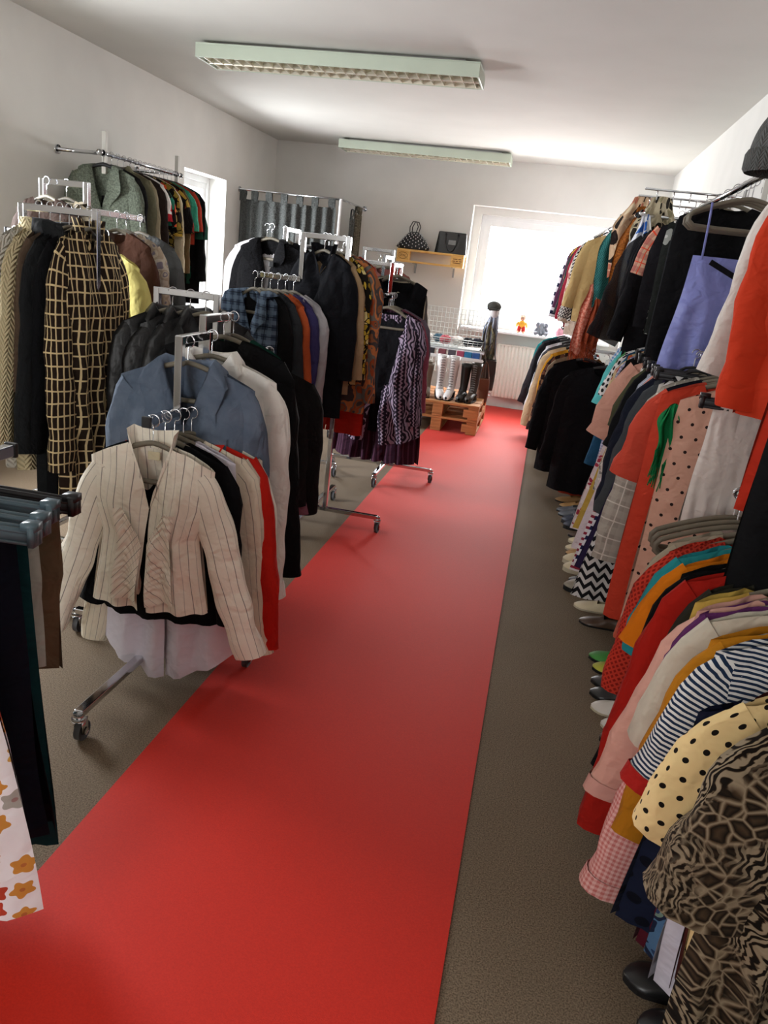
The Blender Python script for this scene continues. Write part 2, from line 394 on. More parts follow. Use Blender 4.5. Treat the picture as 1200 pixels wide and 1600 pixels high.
# ------------------------------------------------------------------ ceiling lights
M_fix = plain('luminaire_enamel', '#b9c3b2', .4, var=.01)
M_refl = plain('louvre_aluminium', '#f2ecdd', .28, metal=.55, var=.03)
M_tube = plain('fluorescent_tube_glass', '#f1efe6', .25)
def fixture(label, x0, x1, y0, y1):
    zt, zb = ZC-.022, ZC-.105
    cx, cy = (x0+x1)/2, (y0+y1)/2
    r = thing('ceiling_light', label, 'ceiling light', (cx, cy, ZC), group='louvred ceiling lights')
    a, b = (x1-x0)/2, (y1-y0)/2; zt -= ZC; zb -= ZC; w = .012
    mb = MB(); mb.box2((-a, -b, zt-.008), (a, b, zt)); mb.box2((-a, -b, zb), (a, -b+w, zt-.008)); mb.box2((-a, b-w, zb), (a, b, zt-.008))
    mb.box2((-a, -b+w, zb), (-a+w, b-w, zt-.008)); mb.box2((a-w, -b+w, zb), (a, b-w, zt-.008))
    bevel(mb.build('housing', M_fix, r), .002)
    MB().box2((-a+.1, -b+.06, zt), (a-.1, b-.06, 0)).build('mounting_plate', M_steel, r)
    bl = MB().box((0, 0, 0), (.0035, 2*b-2*w, .042)).mesh('louvre_blade', M_refl, False)
    n = 26
    for i in range(n):
        o = link('louvre_blade', bl, r); o.location = (-a+w+(2*a-2*w)*(i+.5)/n, 0, zb+.025)
    for k, yy in enumerate((-b+w+.004, 0, b-w-.004)):
        prof = [(-.018, 0), (-.008, .018), (0, .042), (.008, .018), (.018, 0)] if k == 1 else [(-.003, 0), (-.003, .044), (.003, .044), (.003, 0), (-.003, 0)]
        P = np.array([[(xx, yy+p[0], zb+.003+p[1]) for p in prof] for xx in (-a+w, a-w)])
        MB().grid(P).build('side_reflector', M_refl, r)
    for yy in (-b/2, b/2):
        MB().cyl((0, yy, zt-.03), .013, 2*a-.08, 'x', 10).build('lamp_tube', M_tube, r, True)
fixture('near louvred fluorescent light box on the ceiling', -2.46, -.64, 5.14, 5.47)
fixture('far louvred fluorescent light box near the end wall', -2.46, -.64, 8.60, 8.93)

# ------------------------------------------------------------------ radiator below the window
M_rad = plain('radiator_enamel', '#e2dcd0', .4, var=.01)
def radiator():
    x0, x1, z0, z1, yb = -.52, .60, .14, .76, YN-.035
    r = thing('radiator', 'cream ribbed panel radiator below the end window', 'radiator', ((x0+x1)/2, yb, z0))
    w, h = x1-x0, z1-z0
    n = int(w/.042); k = n*8
    prof = []
    for i in range(k+1):
        ph = (i % 8)/8; d = .5-.5*cos(2*pi*ph); prof.append((-w/2+w*i/k, -.085-.014*min(1, d*1.5)))
    P = np.array([[(p[0], p[1]+(.012 if j in (0, 3) else 0), zz) for p in prof] for j, zz in enumerate((.0, .03, h-.045, h-.012))])
    MB().grid(P).build('ribbed_front', M_rad, r, True)
    MB().box2((-w/2, -.05, .01), (w/2, -.015, h-.02)).build('back_panel', M_rad, r)
    for s in (-1, 1): MB().box2((s*w/2-.004, -.095, .01), (s*w/2+.004, -.01, h)).build('side_cover', M_rad, r)
    g = MB(); g.box2((-w/2, -.098, h-.012), (w/2, -.088, h)); g.box2((-w/2, -.02, h-.012), (w/2, -.01, h))
    for i in range(40): g.box((-w/2+w*(i+.5)/40, -.054, h-.005), (.012, .075, .003))
    g.build('top_grille', M_rad, r)
    MB().tube([(w/2-.08, -.05, .02), (w/2-.08, -.05, -.06), (w/2-.08, .03, -.08)], .009).build('pipe', M_rad, r, True)
    for s in (-1, 1): MB().box((s*w*.3, .005, h*.5), (.03, .04, .3)).build('wall_bracket', M_steel, r)
radiator()

# ------------------------------------------------------------------ hangers and clothes
def hz(x, hw):               # top line of a hanger below its hook
    a = abs(x)/hw
    return -.082 - .012*a - .058*a**1.6
_hm = {}
def hanger_mesh(hw, kind, mat):
    key = (round(hw, 3), kind)
    if key in _hm: return _hm[key]
    n = 17; P = [(hw*(2*i/(n-1)-1), 0, hz(hw*(2*i/(n-1)-1), hw)) for i in range(n)]
    if kind == 'loop':
        zt = hz(hw, hw)
        R = [(hw+.012, 0, zt-.015), (hw+.012, 0, zt-.035), (hw-.01, 0, zt-.052), (hw*.5, 0, zt-.055), (0, 0, zt-.055)]
        P = P + R + [(-p[0], p[1], p[2]) for p in reversed(R[:-1])]
        a = MB().tube(P, .0085, 8, flat=.75, closed=True)
    elif kind == 'plain':
        a = MB().tube(P, [.006+.007*(1-abs(2*i/(n-1)-1)) for i in range(n)], 8)
    elif kind == 'clamp':    # long clamp bars for skirts and trousers
        a = MB().tube([(-.05, 0, -.088), (-.03, 0, -.075), (0, 0, -.07), (.03, 0, -.075), (.05, 0, -.088)], .006, 8)
        for s in (-1, 1):
            a.box((0, s*.009, -.105), (2*hw, .007, .034)); a.box((0, s*.0125, -.118), (2*hw*.98, .004, .006)); a.box((0, s*.0125, -.094), (2*hw*.98, .004, .006))
            a.box((s*(hw-.012), 0, -.084), (.03, .03, .016)); a.box((s*(hw-.006), 0, -.104), (.012, .034, .04))
    else:                    # clip hanger for trousers and skirts
        a = MB().tube([(-hw, 0, -.085), (0, 0, -.08), (hw, 0, -.085)], .007, 8)
        for s in (-1, 1): a.box((s*hw*.82, 0, -.10), (.028, .03, .05)); a.box((s*hw*.82, -.014, -.125), (.03, .006, .03)); a.box((s*hw*.82, .014, -.125), (.03, .006, .03))
    am = a.mesh('shoulder_bar', mat)
    H = [(0, 0, -.08), (0, 0, -.035), (.004, 0, -.028)]
    H += [(.0*1+.019*sin(t), 0, -.013+.019*-cos(t)) for t in np.linspace(.35, 4.6, 14)]
    hm = MB().tube(H, .0021, 6).mesh('hook', M_chrome)
    _hm[key] = (am, hm); return _hm[key]
HANG = {'taupe': (M_hanger, 'taupe'), 'black': (M_hangblk, 'black'), 'blue': (M_hangblue, 'blue grey')}
def hanger(loc, rz, hw, label, kind='loop', col='taupe', lean=0.0):
    key = (round(hw, 3), kind+col)
    if key not in _hm:
        pair = hanger_mesh(hw, kind, None); am = pair[0].copy(); am.materials.clear(); am.materials.append(HANG[col][0]); _hm[key] = (am, pair[1])
    am, hm = _hm[key]
    r = thing('clothes_hanger', label, 'hanger', loc, rz, 'hangers carrying clothes', rot=(0, lean, rz))
    link('shoulder_bar', am, r); link('hook', hm, r)
    return r

def sst(e0, e1, x): t = np.clip((x-e0)/(e1-e0), 0, 1); return t*t*(3-2*t)
class Cut:
    """pattern of one garment (all lengths in metres, hook at the origin, front faces -y)"""
    def __init__(s, **k):
        s.W = .205; s.L = .66; s.chest = None; s.waist = None; s.hem = None; s.D = .05; s.neck = 'crew'; s.nd = .06; s.nw = .075
        s.sl = .56; s.sa = 10; s.sr = .078; s.cuff = .045; s.fold = .012; s.nf = 4; s.gap0 = 0.0; s.gap1 = 0.0; s.flat = False; s.top = 0.0
        s.tail = 0.0; s.res = 1; s.seed = 1; s.collar = None; s.cw = .055; s.crush = .006; s.point = 0.0; s.open_from = .3
        s.sl2 = None; s.sa2 = None
        for a, b in k.items():
            assert hasattr(s, a), a
            setattr(s, a, b)
        s.hw = s.W-.005; s.hh = s.W-.04
        s.chest = s.chest or s.W*1.08; s.hem = s.hem or s.chest*1.02; s.waist = s.waist or (s.chest+s.hem)/2
        R = random.Random(s.seed); s.ph = [R.uniform(0, 6.28) for _ in range(10)]
    def zs(s, x):
        return -.1+0*x-s.top if s.flat else -.074-.012*(x/s.hw)-.058*np.clip(x/s.hw, 0, 1.2)**1.6-s.top
    def w(s, d):              # half width at depth d below the shoulder tip
        if s.flat: return np.interp(d, [0, .15, s.L*.5, s.L], [s.W, s.chest, s.waist, s.hem])
        return np.interp(d, [0, .05, .2, s.L*.55, s.L], [s.W, s.W*1.01, s.chest, s.waist, s.hem])
    def ztop(s, a, front):
        x = a*s.W; an = s.nw/s.W; z = s.zs(x)
        if s.flat: return z
        zn = s.zs(np.array(s.nw)); q = np.clip(a/an, 0, 1)
        if not front: inn = zn-.014*(1-q*q)
        elif s.neck == 'v': inn = zn-s.nd*(1-q)
        else: inn = zn-s.nd*np.sqrt(np.clip(1-q*q, 0, 1))
        return np.where(a < an, inn, z)
    def surf(s, a, t, side, front):
        zt = s.ztop(a, front); zn = float(s.zs(np.array(0.0))); zh = zn-s.L
        hemz = zh+(s.tail*a*a if s.tail > 0 else -s.tail*0)-s.point*(1-a)*(1 if front else 0)
        z = zt+(hemz-zt)*t
        d = np.clip(zn-z, 0, None)
        wz = s.w(d)
        gap = np.interp(d, [0, s.open_from, s.L], [0, s.gap0, s.gap1]) if front else 0
        x = gap+a*(wz-gap)
        dep = .018+(s.D-.018)*sst(.0, .2, zt-z+np.clip((a-.2)*0, 0, 1))
        ph = s.ph if front else s.ph[3:]
        y = -(dep*np.sqrt(np.clip(1-np.abs(a)**2.6, 0, 1)))
        e = (1-a**5)
        amp = s.fold*sst(.08, max(.3, s.L*.9), d)
        y = y+amp*e*np.sin(s.nf*pi*a+ph[0]+side*ph[1]+1.2*np.sin(d*5+ph[2]))
        y = y+s.crush*e*np.sin(17*d+7*a*side+ph[3])*np.sin(9*a+11*d+ph[4]) + s.crush*.7*e*np.sin(31*d-13*a*side+ph[5])
        x = x+amp*.5*np.sin(d*6+ph[5])*a
        if not front: y = -y
        return np.stack([side*x, y, z], -1)
    def body(s):
        mb = MB(); na = 11*s.res; nt = 15*s.res
        an = min(.9, s.nw/s.W)
        A = np.concatenate([np.linspace(0, an, max(5, na//2)), np.linspace(an, 1, na-na//2+1)[1:]]); T = np.linspace(0, 1, nt+1)**1.05
        aa, tt = np.meshgrid(A, T, indexing='ij')
        for front in (True, False):
            for side in (-1, 1):
                P = s.surf(aa, tt, side, front)
                UV = np.stack([side*aa*s.chest+(0 if front else .71), P[..., 2]], -1)
                if s.flat: UV[..., 0] = P[..., 0]+(0 if front else .71)
                if (side == 1) == front: P = P[::-1]; UV = UV[::-1]
                mb.grid(P, UV)
        return mb
    def sleeve(s, side, L=None):
        L = L or s.sl; n = 15; k = max(6, int(L/.042))*s.res; R = random.Random(s.seed*7+side)
        a0, a1 = radians(46), radians((s.sa if side < 0 or s.sa2 is None else s.sa2)*.62)
        zt = float(s.zs(np.array(s.W)))
        p = np.array([side*(s.W-.062), 0, zt-s.sr*.66]); P = np.zeros((k+1, n, 3)); UV = np.zeros((k+1, n, 2))
        sw = R.uniform(-.25, .25); ph = [R.uniform(0, 6) for _ in range(6)]
        for i in range(k+1):
            q = i/k; d = q*L
            an = a1+(a0-a1)*math.exp(-d/.05)+.05*sin(5*d+ph[0])
            tx, tz = side*sin(an), -cos(an)
            ty = sw*.4*q
            rr = s.sr+(s.cuff-s.sr)*min(1, q**.8); ry = rr*(.46+.16*q)
            ry *= (.55+.45*sst(0, .12, d))
            for j in range(n):
                b = pi+2*pi*j/(n-1)
                wv = 1+.09*sin(3*b+ph[1]+9*d)+.05*sin(28*d+ph[2]+2*b)+.035*sin(47*d+ph[3])
                P[i, j] = p+np.array([-tz*side, 0, tx*side])*cos(b)*rr*wv*1.0+np.array([0, 1, 0])*sin(b)*ry*wv
                UV[i, j] = (b*s.sr*.8+.3, -d)
            p = p+np.array([tx, ty, tz])*L/k
        mb = MB(); mb.grid(P, UV)
        return mb
    def necks(s, side, n=15):
        """neckline points from centre front round to centre back"""
        an = s.nw/s.W; out = []
        for i in range(n):
            q = i/(n-1)
            if q < .6:
                a = an*(q/.6); p = s.surf(np.array([a]), np.array([0.0]), side, True)[0]
            else:
                a = an*(1-(q-.6)/.4); p = s.surf(np.array([a]), np.array([0.0]), side, False)[0]
            out.append(p)
        return out
    def collar_mesh(s):
        mb = MB(); st = s.collar
        for side in (-1, 1):
            pts = s.necks(side); n = len(pts); rows = []
            for i, p in enumerate(pts):
                q = i/(n-1)
                if q < .6: out = np.array([side*.85, -.35, .10])
                else: out = np.array([side*.85*(1-(q-.6)/.4), .35+.4*(q-.6)/.4, 0.1])
                out = out/np.linalg.norm(out); up = np.array([0, 0, 1.0]); fr = np.array([0, -1.0, 0]) if q < .6 else np.array([0, .6, 0])
                if st == 'stand':
                    rows.append([p+fr*.003, p+up*.022+out*.004+fr*.004, p+up*s.cw+out*.012])
                elif st == 'shirt':
                    k = s.cw*(1.25 if q < .35 else 1.0)
                    rows.append([p+fr*.003, p+up*.022+fr*.004, p+up*.030+out*.012+fr*.006, p+out*k*.7-up*k*.15+fr*.012, p+out*k*.95-up*k*(.75+.5*max(0, .35-q))+fr*.010])
                elif st == 'lapel':
                    k = s.cw*(1.0+1.0*math.exp(-((q-.32)/.16)**2)) if q < .6 else s.cw*.8
                    rows.append([p+fr*.004, p+up*.012+out*.01+fr*.010, p+out*k*.6+fr*.016, p+out*k-up*k*.25+fr*.010])
                elif st == 'hood':
                    k = s.cw*(.35+.65*q)
                    rows.append([p+fr*.003, p+up*.03+out*.02, p+out*k+up*.025+fr*.03, p+out*k*1.05-up*.03+fr*.035, p+out*k*.7-up*k*.8+fr*.03])
                else:          # rib band
                    rows.append([p+fr*.002, p+out*.008+fr*.005+up*.004, p+out*s.cw-up*.004+fr*.004])
            P = np.array(rows)
            if side < 0: P = P[::-1]
            mb.grid(P, np.stack([P[..., 0]+P[..., 1], P[..., 2]], -1))
        return mb

_seed = [10]
def garment(name, label, cat, mat, pos, yaw=0.0, group=None, sleeve_mat=None, collar_mat=None, cuffs=None, hem_band=None, hang='taupe', hkind='loop', lean=0.0, buttons=None, pocket=False, lace=None, both=True, **k):
    _seed[0] += 1
    k.setdefault('seed', _seed[0])
    c = Cut(**k); rz = radians(yaw)
    r = thing(name, label, cat, pos, 0, group, rot=(0, lean, rz))
    c.body().build('body', mat, r, True)
    if c.sl > 0 and not c.flat:
        for side in (-1, 1):
            L = c.sl if side < 0 or c.sl2 is None else c.sl2
            o = c.sleeve(side, L).build('sleeve', sleeve_mat or mat, r, True)
            if cuffs:
                q = MB(); src = c.sleeve(side, L); nn = 15; kk = len(src.v)//nn
                P = np.array(src.v).reshape(kk, nn, 3)[-max(2, int(kk*.12)):]
                ce = P.mean(1, keepdims=True); P = ce+(P-ce)*1.08
                q.grid(P, np.stack([P[..., 0]*0+np.linspace(0, .3, nn)[None], P[..., 2]], -1)); q.build('cuff', cuffs, r, True)
    if c.collar: c.collar_mesh().build('collar', collar_mat or mat, r, True)
    if buttons:
        col, n = buttons; z0 = float(c.ztop(np.array(0.0), True))-.02
        for i in range(n):
            t = .03+.9*i/max(1, n-1)
            p = c.surf(np.array([.02]), np.array([t]), 1, True)[0]
            o = MB().cyl((0, 0, 0), .0055, .003, 'y', 10).build('button', col, r); o.location = (p[0], p[1]-.003, p[2])
    if pocket:
        for side in (-1, 1):
            A = np.linspace(.28, .68, 6); T = np.linspace(.3, .52, 5); aa, tt = np.meshgrid(A, T, indexing='ij')
            P = c.surf(aa, tt, side, True); P[..., 1] -= .004
            P = P if side < 0 else P[::-1]
            mb = MB().grid(P, np.stack([P[..., 0], P[..., 2]], -1)); mb.build('pocket', mat, r, True)
            P2 = c.surf(*np.meshgrid(A, np.linspace(.3, .37, 3), indexing='ij'), side, True); P2[..., 1] -= .008
            MB().grid(P2 if side < 0 else P2[::-1]).build('pocket_flap', mat, r, True)
    if hang:
        short = label if len(label.split()) <= 11 else ' '.join(label.split()[:11])
        hanger(pos, rz, c.W+.045 if hkind == 'clamp' else c.hh, HANG[hang][1]+' hanger holding the '+short, hkind, hang, lean)
    return r

def trousers(name, label, cat, mat, pos, yaw=0.0, group=None, W=.19, L=.95, leg=.105, hang='black', D=.025, cuffs=None, split=.28, hemflat=.8):
    _seed[0] += 1
    c = Cut(W=W, L=split+.02, flat=True, D=D, seed=_seed[0], top=.015, nw=.05, fold=.004)
    r = thing(name, label, cat, pos, radians(yaw), group)
    c.body().build('waist', mat, r, True)
    band = Cut(W=W*1.02, L=.04, flat=True, D=D*1.15, seed=_seed[0], top=.013, nw=.05, fold=0, crush=0)
    band.body().build('waistband', mat, r, True)
    for side in (-1, 1):
        n = 16; k = 14; P = np.zeros((k+1, n, 3)); UV = np.zeros((k+1, n, 2))
        for i in range(k+1):
            q = i/k; z = -.115-split*.75-(L-split*.75)*q
            hw = W*.5*(1-q)+leg*q*.9; cx = side*(W*.5*(1-.0*q)+.006+.012*q)
            for j in range(n):
                b = 2*pi*j/n
                P[i, j] = (cx+hw*cos(b)*(1+.03*sin(7*q+side)), D*.9*sin(b)*(1+.25*sin(3*b+4*q))+.006*sin(9*q+side), z)
                UV[i, j] = (b*hw*.7, z)
        MB().grid(P, UV, close=True).build('trouser_leg', mat, r, True)
    if hang:
        short = ' '.join(label.split()[:11])
        hanger(pos, radians(yaw), W*.95, HANG[hang][1]+' clip hanger holding the '+short, 'clip', hang)
    return r

def scarf(name, label, mat, pos, yaw=0.0, W=.09, L=.7, group=None, nf=5, fringe=None, D=.04, cat='scarf', hem=None, L2=None):
    """cloth folded over a peg: two hanging tails with deep vertical folds"""
    _seed[0] += 1; R = random.Random(_seed[0]); ph = R.uniform(0, 6)
    r = thing(name, label, cat, pos, radians(yaw), group)
    for tail, (len_, sy) in enumerate(((L, -1), (L2 or L*.85, 1))):
        na, nt = 34, 16; A = np.linspace(-1, 1, na); T = np.linspace(0, 1, nt); aa, tt = np.meshgrid(A, T, indexing='ij')
        h = hem or W*1.25
        w = W*.55+(h-W*.55)*sst(0, .45, tt)
        x = aa*w+.012*np.sin(5*tt+ph)
        y = sy*(.006+D*.55*sst(0, .18, tt)+D*.45*np.sin(aa*pi*nf*.5+ph+sy+.9*np.sin(4*tt+ph))*sst(0, .25, tt))
        z = -tt*len_+.012*np.cos(aa*pi*nf*.5)*tt+.012*(1-aa*aa)*(1-tt)
        P = np.stack([x, y, z], -1)
        MB().grid(P if sy < 0 else P[::-1], np.stack([aa*W*1.8, z], -1)).build('tail', mat, r, True)
        if fringe:
            fm = MB()
            for i in range(0, na, 1):
                p = P[i, -1]; fm.tube([tuple(p), (p[0]+R.uniform(-.006, .006), p[1], p[2]-.05), (p[0]+R.uniform(-.012, .012), p[1]+R.uniform(-.006, .006), p[2]-R.uniform(.09, .12))], .0022, 5)
            o = fm.build('fringe', fringe, r, True); o['kind'] = 'stuff'
    return r

# ------------------------------------------------------------------ chrome racks
def caster(root, x, y, z):
    M = MB(); M.cyl((x, y, z+.008), .016, .016, n=14); M.cyl((x, y, z-.006), .021, .008, n=14)
    for s in (-1, 1): M.box((x+s*.014, y+.012, z-.032), (.003, .03, .05))
    c = M.build('caster', M_chrome, root, True)
    w = MB(); w.cyl((x, y+.018, z-.058+.002), .032, .020, 'x', 20); w.build('wheel', M_rubber, c, True)
    h = MB(); h.cyl((x, y+.018, z-.056), .012, .034, 'x', 12); h.build('axle', M_chrome, c, True)
def sqbar(mb, p, q, w=.028, d=None):
    p, q = Vector(p), Vector(q); t = (q-p); L = t.length; t.normalize()
    up = Vector((0, 0, 1)) if abs(t.z) < .9 else Vector((0, 1, 0))
    a = t.cross(up).normalized(); b = a.cross(t)
    R = Matrix((a, t, b)).transposed()
    mb.box((p+q)/2, (w, L, d or w), R)
def rack(label, c, legs, arms, zb=.10):
    r = thing('garment_rack', label, 'rack', (c[0], c[1], 0), group='chrome four-way garment racks')
    for (dx, dy) in legs:
        mb = MB(); n = math.hypot(dx, dy); sqbar(mb, (0, 0, zb), (dx, dy, zb), .03, .022)
        bevel(mb.build('base_leg', M_chrome, r), .003)
        caster(r, dx, dy, zb-.012)
    hub = MB(); hub.box((0, 0, zb+.01), (.075, .075, .03)); bevel(hub.build('hub', M_chrome, r), .004)
    for (x0, y0, d, z, l1, drop, l2) in arms:
        x, y = x0-c[0], y0-c[1]; d = Vector((d[0], d[1], 0)).normalized()
        u = MB(); sqbar(u, (x, y, zb), (x, y, z+.014), .027); bevel(u.build('upright', M_chrome, r), .003)
        p = Vector((x, y, z)); a = MB(); sqbar(a, p, p+d*(l1+.012), .024, .028)
        bevel(a.build('upper_arm', M_chrome, r), .003)
        e = p+d*l1
        if drop:
            b = MB(); sqbar(b, e+Vector((0, 0, .013)), e-Vector((0, 0, drop)), .026); bevel(b.build('drop_bar', M_chrome, r), .003)
            f = MB(); g = e-Vector((0, 0, drop)); sqbar(f, g, g+d*l2, .024, .028); bevel(f.build('lower_arm', M_chrome, r), .003)
            e = g+d*l2
        k = MB(); sqbar(k, e, e+d*.012, .03, .034); bevel(k.build('end_cap', M_black, r), .003)
    return r

# ------------------------------------------------------------------ wall rails
def wall_rail(label, x, z, y0, y1, wall_x, posts, x1=None):
    x1 = x if x1 is None else x1; fx = lambda yy: (x1-x)*yy/(y1-y0)
    r = thing('wall_rail', label, 'clothes rail', (x, y0, z))
    MB().tube([(0, 0, 0), (x1-x, y1-y0, 0)], .0125, 14).build('rail_tube', M_chrome, r, True)
    for yy in (0, y1-y0): MB().cyl((fx(yy), yy, 0), .019, .02, 'y', 14).build('end_cap', M_chrome, r, True)
    dx = wall_x-x; s = 1 if dx > 0 else -1
    for py in posts:
        yy = py-y0; q = fx(yy)
        MB().cyl(((dx+q)/2, yy, 0), .0125, abs(dx-q), 'x', 12).build('bracket', M_chrome, r, True)
        MB().cyl((dx-s*.006, yy, 0), .03, .012, 'x', 16).build('wall_flange', M_chrome, r, True)
        MB().cyl((q, yy, 0), .021, .04, 'y', 14).build('connector', M_chrome, r, True)
    return r
wall_rail('upper chrome rail along the right wall', .72, 1.985, 1.25, 5.3, XR, (1.6, 3.3, 5.05))
wall_rail('lower chrome rail under the coral dresses at right', .70, 1.285, 2.72, 5.3, XR, (2.95, 5.1))
wall_rail('lowest chrome rail in the right foreground', .66, .955, 1.1, 2.44, XR, (1.2, 1.8))
wall_rail('far upper rail on the right near the end window', .47, 1.985, 5.42, 8.7, XR, (5.6, 7.2, 8.55), .327)
wall_rail('far lower rail of dark coats on the right', .36, 1.065, 5.42, 8.7, XR, (5.95, 8.5), .173)
wall_rail('wall mounted rail above the left racks', -3.03, 1.985, 4.98, 6.14, XL, (5.04, 6.08))
M_post = plain('pale_wall_post', '#c9c6bf', .5, var=.03)
for (px, py, pz0, pz1, lab) in ((XR-.015, 4.9, .6, 2.22, 'pale slotted wall upright beside the grey hat'), (XR-.015, 6.6, .6, 2.2, 'pale slotted wall upright behind the scarves')):
    r = thing('wall_upright', lab, 'wall upright', (px, py, pz0))
    bevel(MB().box((0, 0, (pz1-pz0)/2), (.03, .04, pz1-pz0)).build('channel', M_post, r), .003)
    s = MB()
    for i in range(24): s.box((-.0155, 0, .04+i*(pz1-pz0-.08)/23), (.002, .008, .03))
    s.build('slot', M_black, r)
for py in (5.04, 6.08):
    o = bevel(MB().box((0, 0, 0), (.03, .03, .26)).build('rail_end_post', M_post), .003); o.location = (-3.03+.0, py, 1.99)
    o['label'] = 'pale square post at the %s end of the left wall rail' % ('near' if py < 5.5 else 'far'); o['category'] = 'rail post'
# straight display arms with scarves, far right
for i, yy in enumerate((5.45, 5.85, 6.3)):
    r = thing('scarf_rail', ('nearest', 'middle', 'farthest')[i]+' thin chrome rail arm holding scarves', 'scarf rail', (XR, yy, 2.13))
    MB().cyl((-.30, 0, 0), .007, .60, 'x', 8).build('arm', M_chrome, r, True)
    for k in range(5): MB().cyl((-.12-.1*k, 0, -.03), .004, .06, 'z', 6).build('peg', M_chrome, r, True)
    MB().box((-.006, 0, -.02), (.012, .04, .12)).build('wall_plate', M_steel, r)

# ------------------------------------------------------------------ free standing racks (left)
rack('chrome rack carrying the striped blouse and the denim shirt', (-1.19, 2.44), [(0, -.61), (.30, 0), (0, .45), (-.4, 0)],
     [(-1.13, 2.53, (.02, -1), 1.20, .22, .23, .21), (-1.16, 2.56, (0, 1), 1.25, .22, .2, .2)])
rack('chrome rack carrying the brown grid coat and the leather jackets', (-1.74, 3.05), [(0, -.5), (.45, 0), (0, .5), (-.45, 0)],
     [(-1.83, 2.98, (-1, 0), 1.56, .33, .2, .25), (-1.62, 3.1, (1, 0), 1.29, .27, .19, .24)])
rack('tall chrome rack behind the brown grid coat', (-2.2, 3.62), [(0, -.45), (.4, 0), (0, .45), (-.4, 0)],
     [(-2.27, 3.62, (-1, 0), 1.70, .24, .25, .2), (-2.12, 3.45, (.0, 1), 1.58, .42, 0, 0)])
rack('chrome rack carrying the dark jacket and the paisley blouse', (-1.17, 4.17), [(.4, 0), (0, .48), (0, -.3), (-.42, 0)],
     [(-1.09, 4.17, (-1, 0), 1.6, .25, .23, .23)])
rack('chrome rack carrying the black sequinned jacket', (-1.72, 5.2), [(.4, 0), (0, .42), (0, -.4), (-.4, 0)],
     [(-1.72, 5.22, (0, -1), 1.64, .25, .22, .22), (-1.68, 5.25, (1, 0), 1.55, .25, .2, .2)])
rack('chrome rack carrying the purple patterned blouse', (-1.0, 5.45), [(.35, 0), (0, .4), (0, -.35), (-.4, 0)],
     [(-1.03, 5.38, (0, -1), 1.5, .27, .19, .24), (-1.06, 5.5, (-1, 0), 1.5, .24, .2, .2)])
rack('farthest chrome rack behind the purple blouse', (-1.3, 6.4), [(.35, 0), (0, .4), (0, -.35), (-.4, 0)],
     [(-1.3, 6.35, (0, -1), 1.55, .25, .2, .22), (-1.3, 6.4, (-1, 0), 1.6, .24, .2, .2)])
rack('rack of clip hangers at the left edge', (-1.13, .72), [(.3, 0), (0, .36), (-.4, 0), (0, -.4)],
     [(-1.14, .78, (0, 1), 1.005, .72, 0, 0)])

NOS = dict(sl=0)
# ---- clothes on the left wall rail
g = 'clothes on the left wall rail'
LW = [
 (5.02, 'coat', 'grey-green tweed coat with wide lapels on wall rail', fabric('tweed', '#6f7669', '#4f554b', 90), dict(W=.225, L=1.0, neck='v', nd=.28, collar='lapel', cw=.075, sl=.6, D=.06)),
 (5.12, 'jacket', 'black jacket just behind the grey-green tweed coat', solid('#1d1c1e'), dict(W=.22, L=.8)),
 (5.20, 'jacket', 'olive linen jacket on left wall rail', solid('#6d6a55'), dict(W=.225, L=.85, collar='shirt', neck='v', nd=.15)),
 (5.28, 'shirt', 'beige long shirt on left wall rail', solid('#9b8f76'), dict(W=.22, L=.9)),
 (5.36, 'cardigan', 'dark brown cardigan on left wall rail', solid('#2c2320'), dict(W=.22, L=.75)),
 (5.43, 'tee_shirt', 'white short-sleeved top with red blotches on wall rail', fabric('blobs', '#ece8e4', ['#ece8e4', '#b3202c', '#ece8e4'], 9.0), dict(W=.22, L=.62, sl=.2, sr=.09, cuff=.08)),
 (5.50, 'dress', 'long red and black floral dress on wall rail', fabric('blobs', '#1b1515', ['#b8281f', '#d2502a', '#1b1515', '#2b7a63'], 16.0), dict(W=.22, L=1.05, sl=.25, cuff=.07)),
 (5.57, 'blouse', 'mustard and black printed blouse on wall rail', fabric('blobs', '#17120f', ['#b8963c', '#8f7a33', '#17120f', '#d8c07c'], 22.0), dict(W=.225, L=.7, sl=.3, cuff=.075)),
 (5.64, 'jacket', 'cream jacket with red trim on wall rail', solid('#cfc3a6'), dict(W=.22, L=.8, sleeve_mat=None)),
 (5.71, 'blouse', 'black and gold floral blouse on wall rail', fabric('blobs', '#120f10', ['#a78737', '#120f10', '#7d2a20'], 14.0), dict(W=.225, L=.7, sl=.28, cuff=.075)),
 (5.79, 'shirt', 'khaki brown shirt on wall rail', solid('#6a573c'), dict(W=.22, L=.85)),
 (5.86, 'top', 'mint green short-sleeved top on wall rail', solid('#3f9c80'), dict(W=.22, L=.5, sl=.24, sr=.09, cuff=.085)),
 (5.92, 'cardigan', 'orange-red cardigan next to the black coat on wall rail', solid('#b13a28'), dict(W=.22, L=.45, sl=.25, cuff=.08)),
 (5.98, 'jacket', 'bottle green jacket on wall rail', solid('#1f4a3c'), dict(W=.22, L=.75, sl=.3, cuff=.08)),
 (6.04, 'coat', 'long black coat at the window end of wall rail', solid('#121214'), dict(W=.225, L=.9, sl=.62, D=.07)),
]
for y, nm, lab, mt, k in LW:
    garment(nm, lab, nm.replace('_', ' '), mt, (-3.03, y, 2.0), rnd.uniform(-8, 14), g, hang='black', hkind='plain', **k)

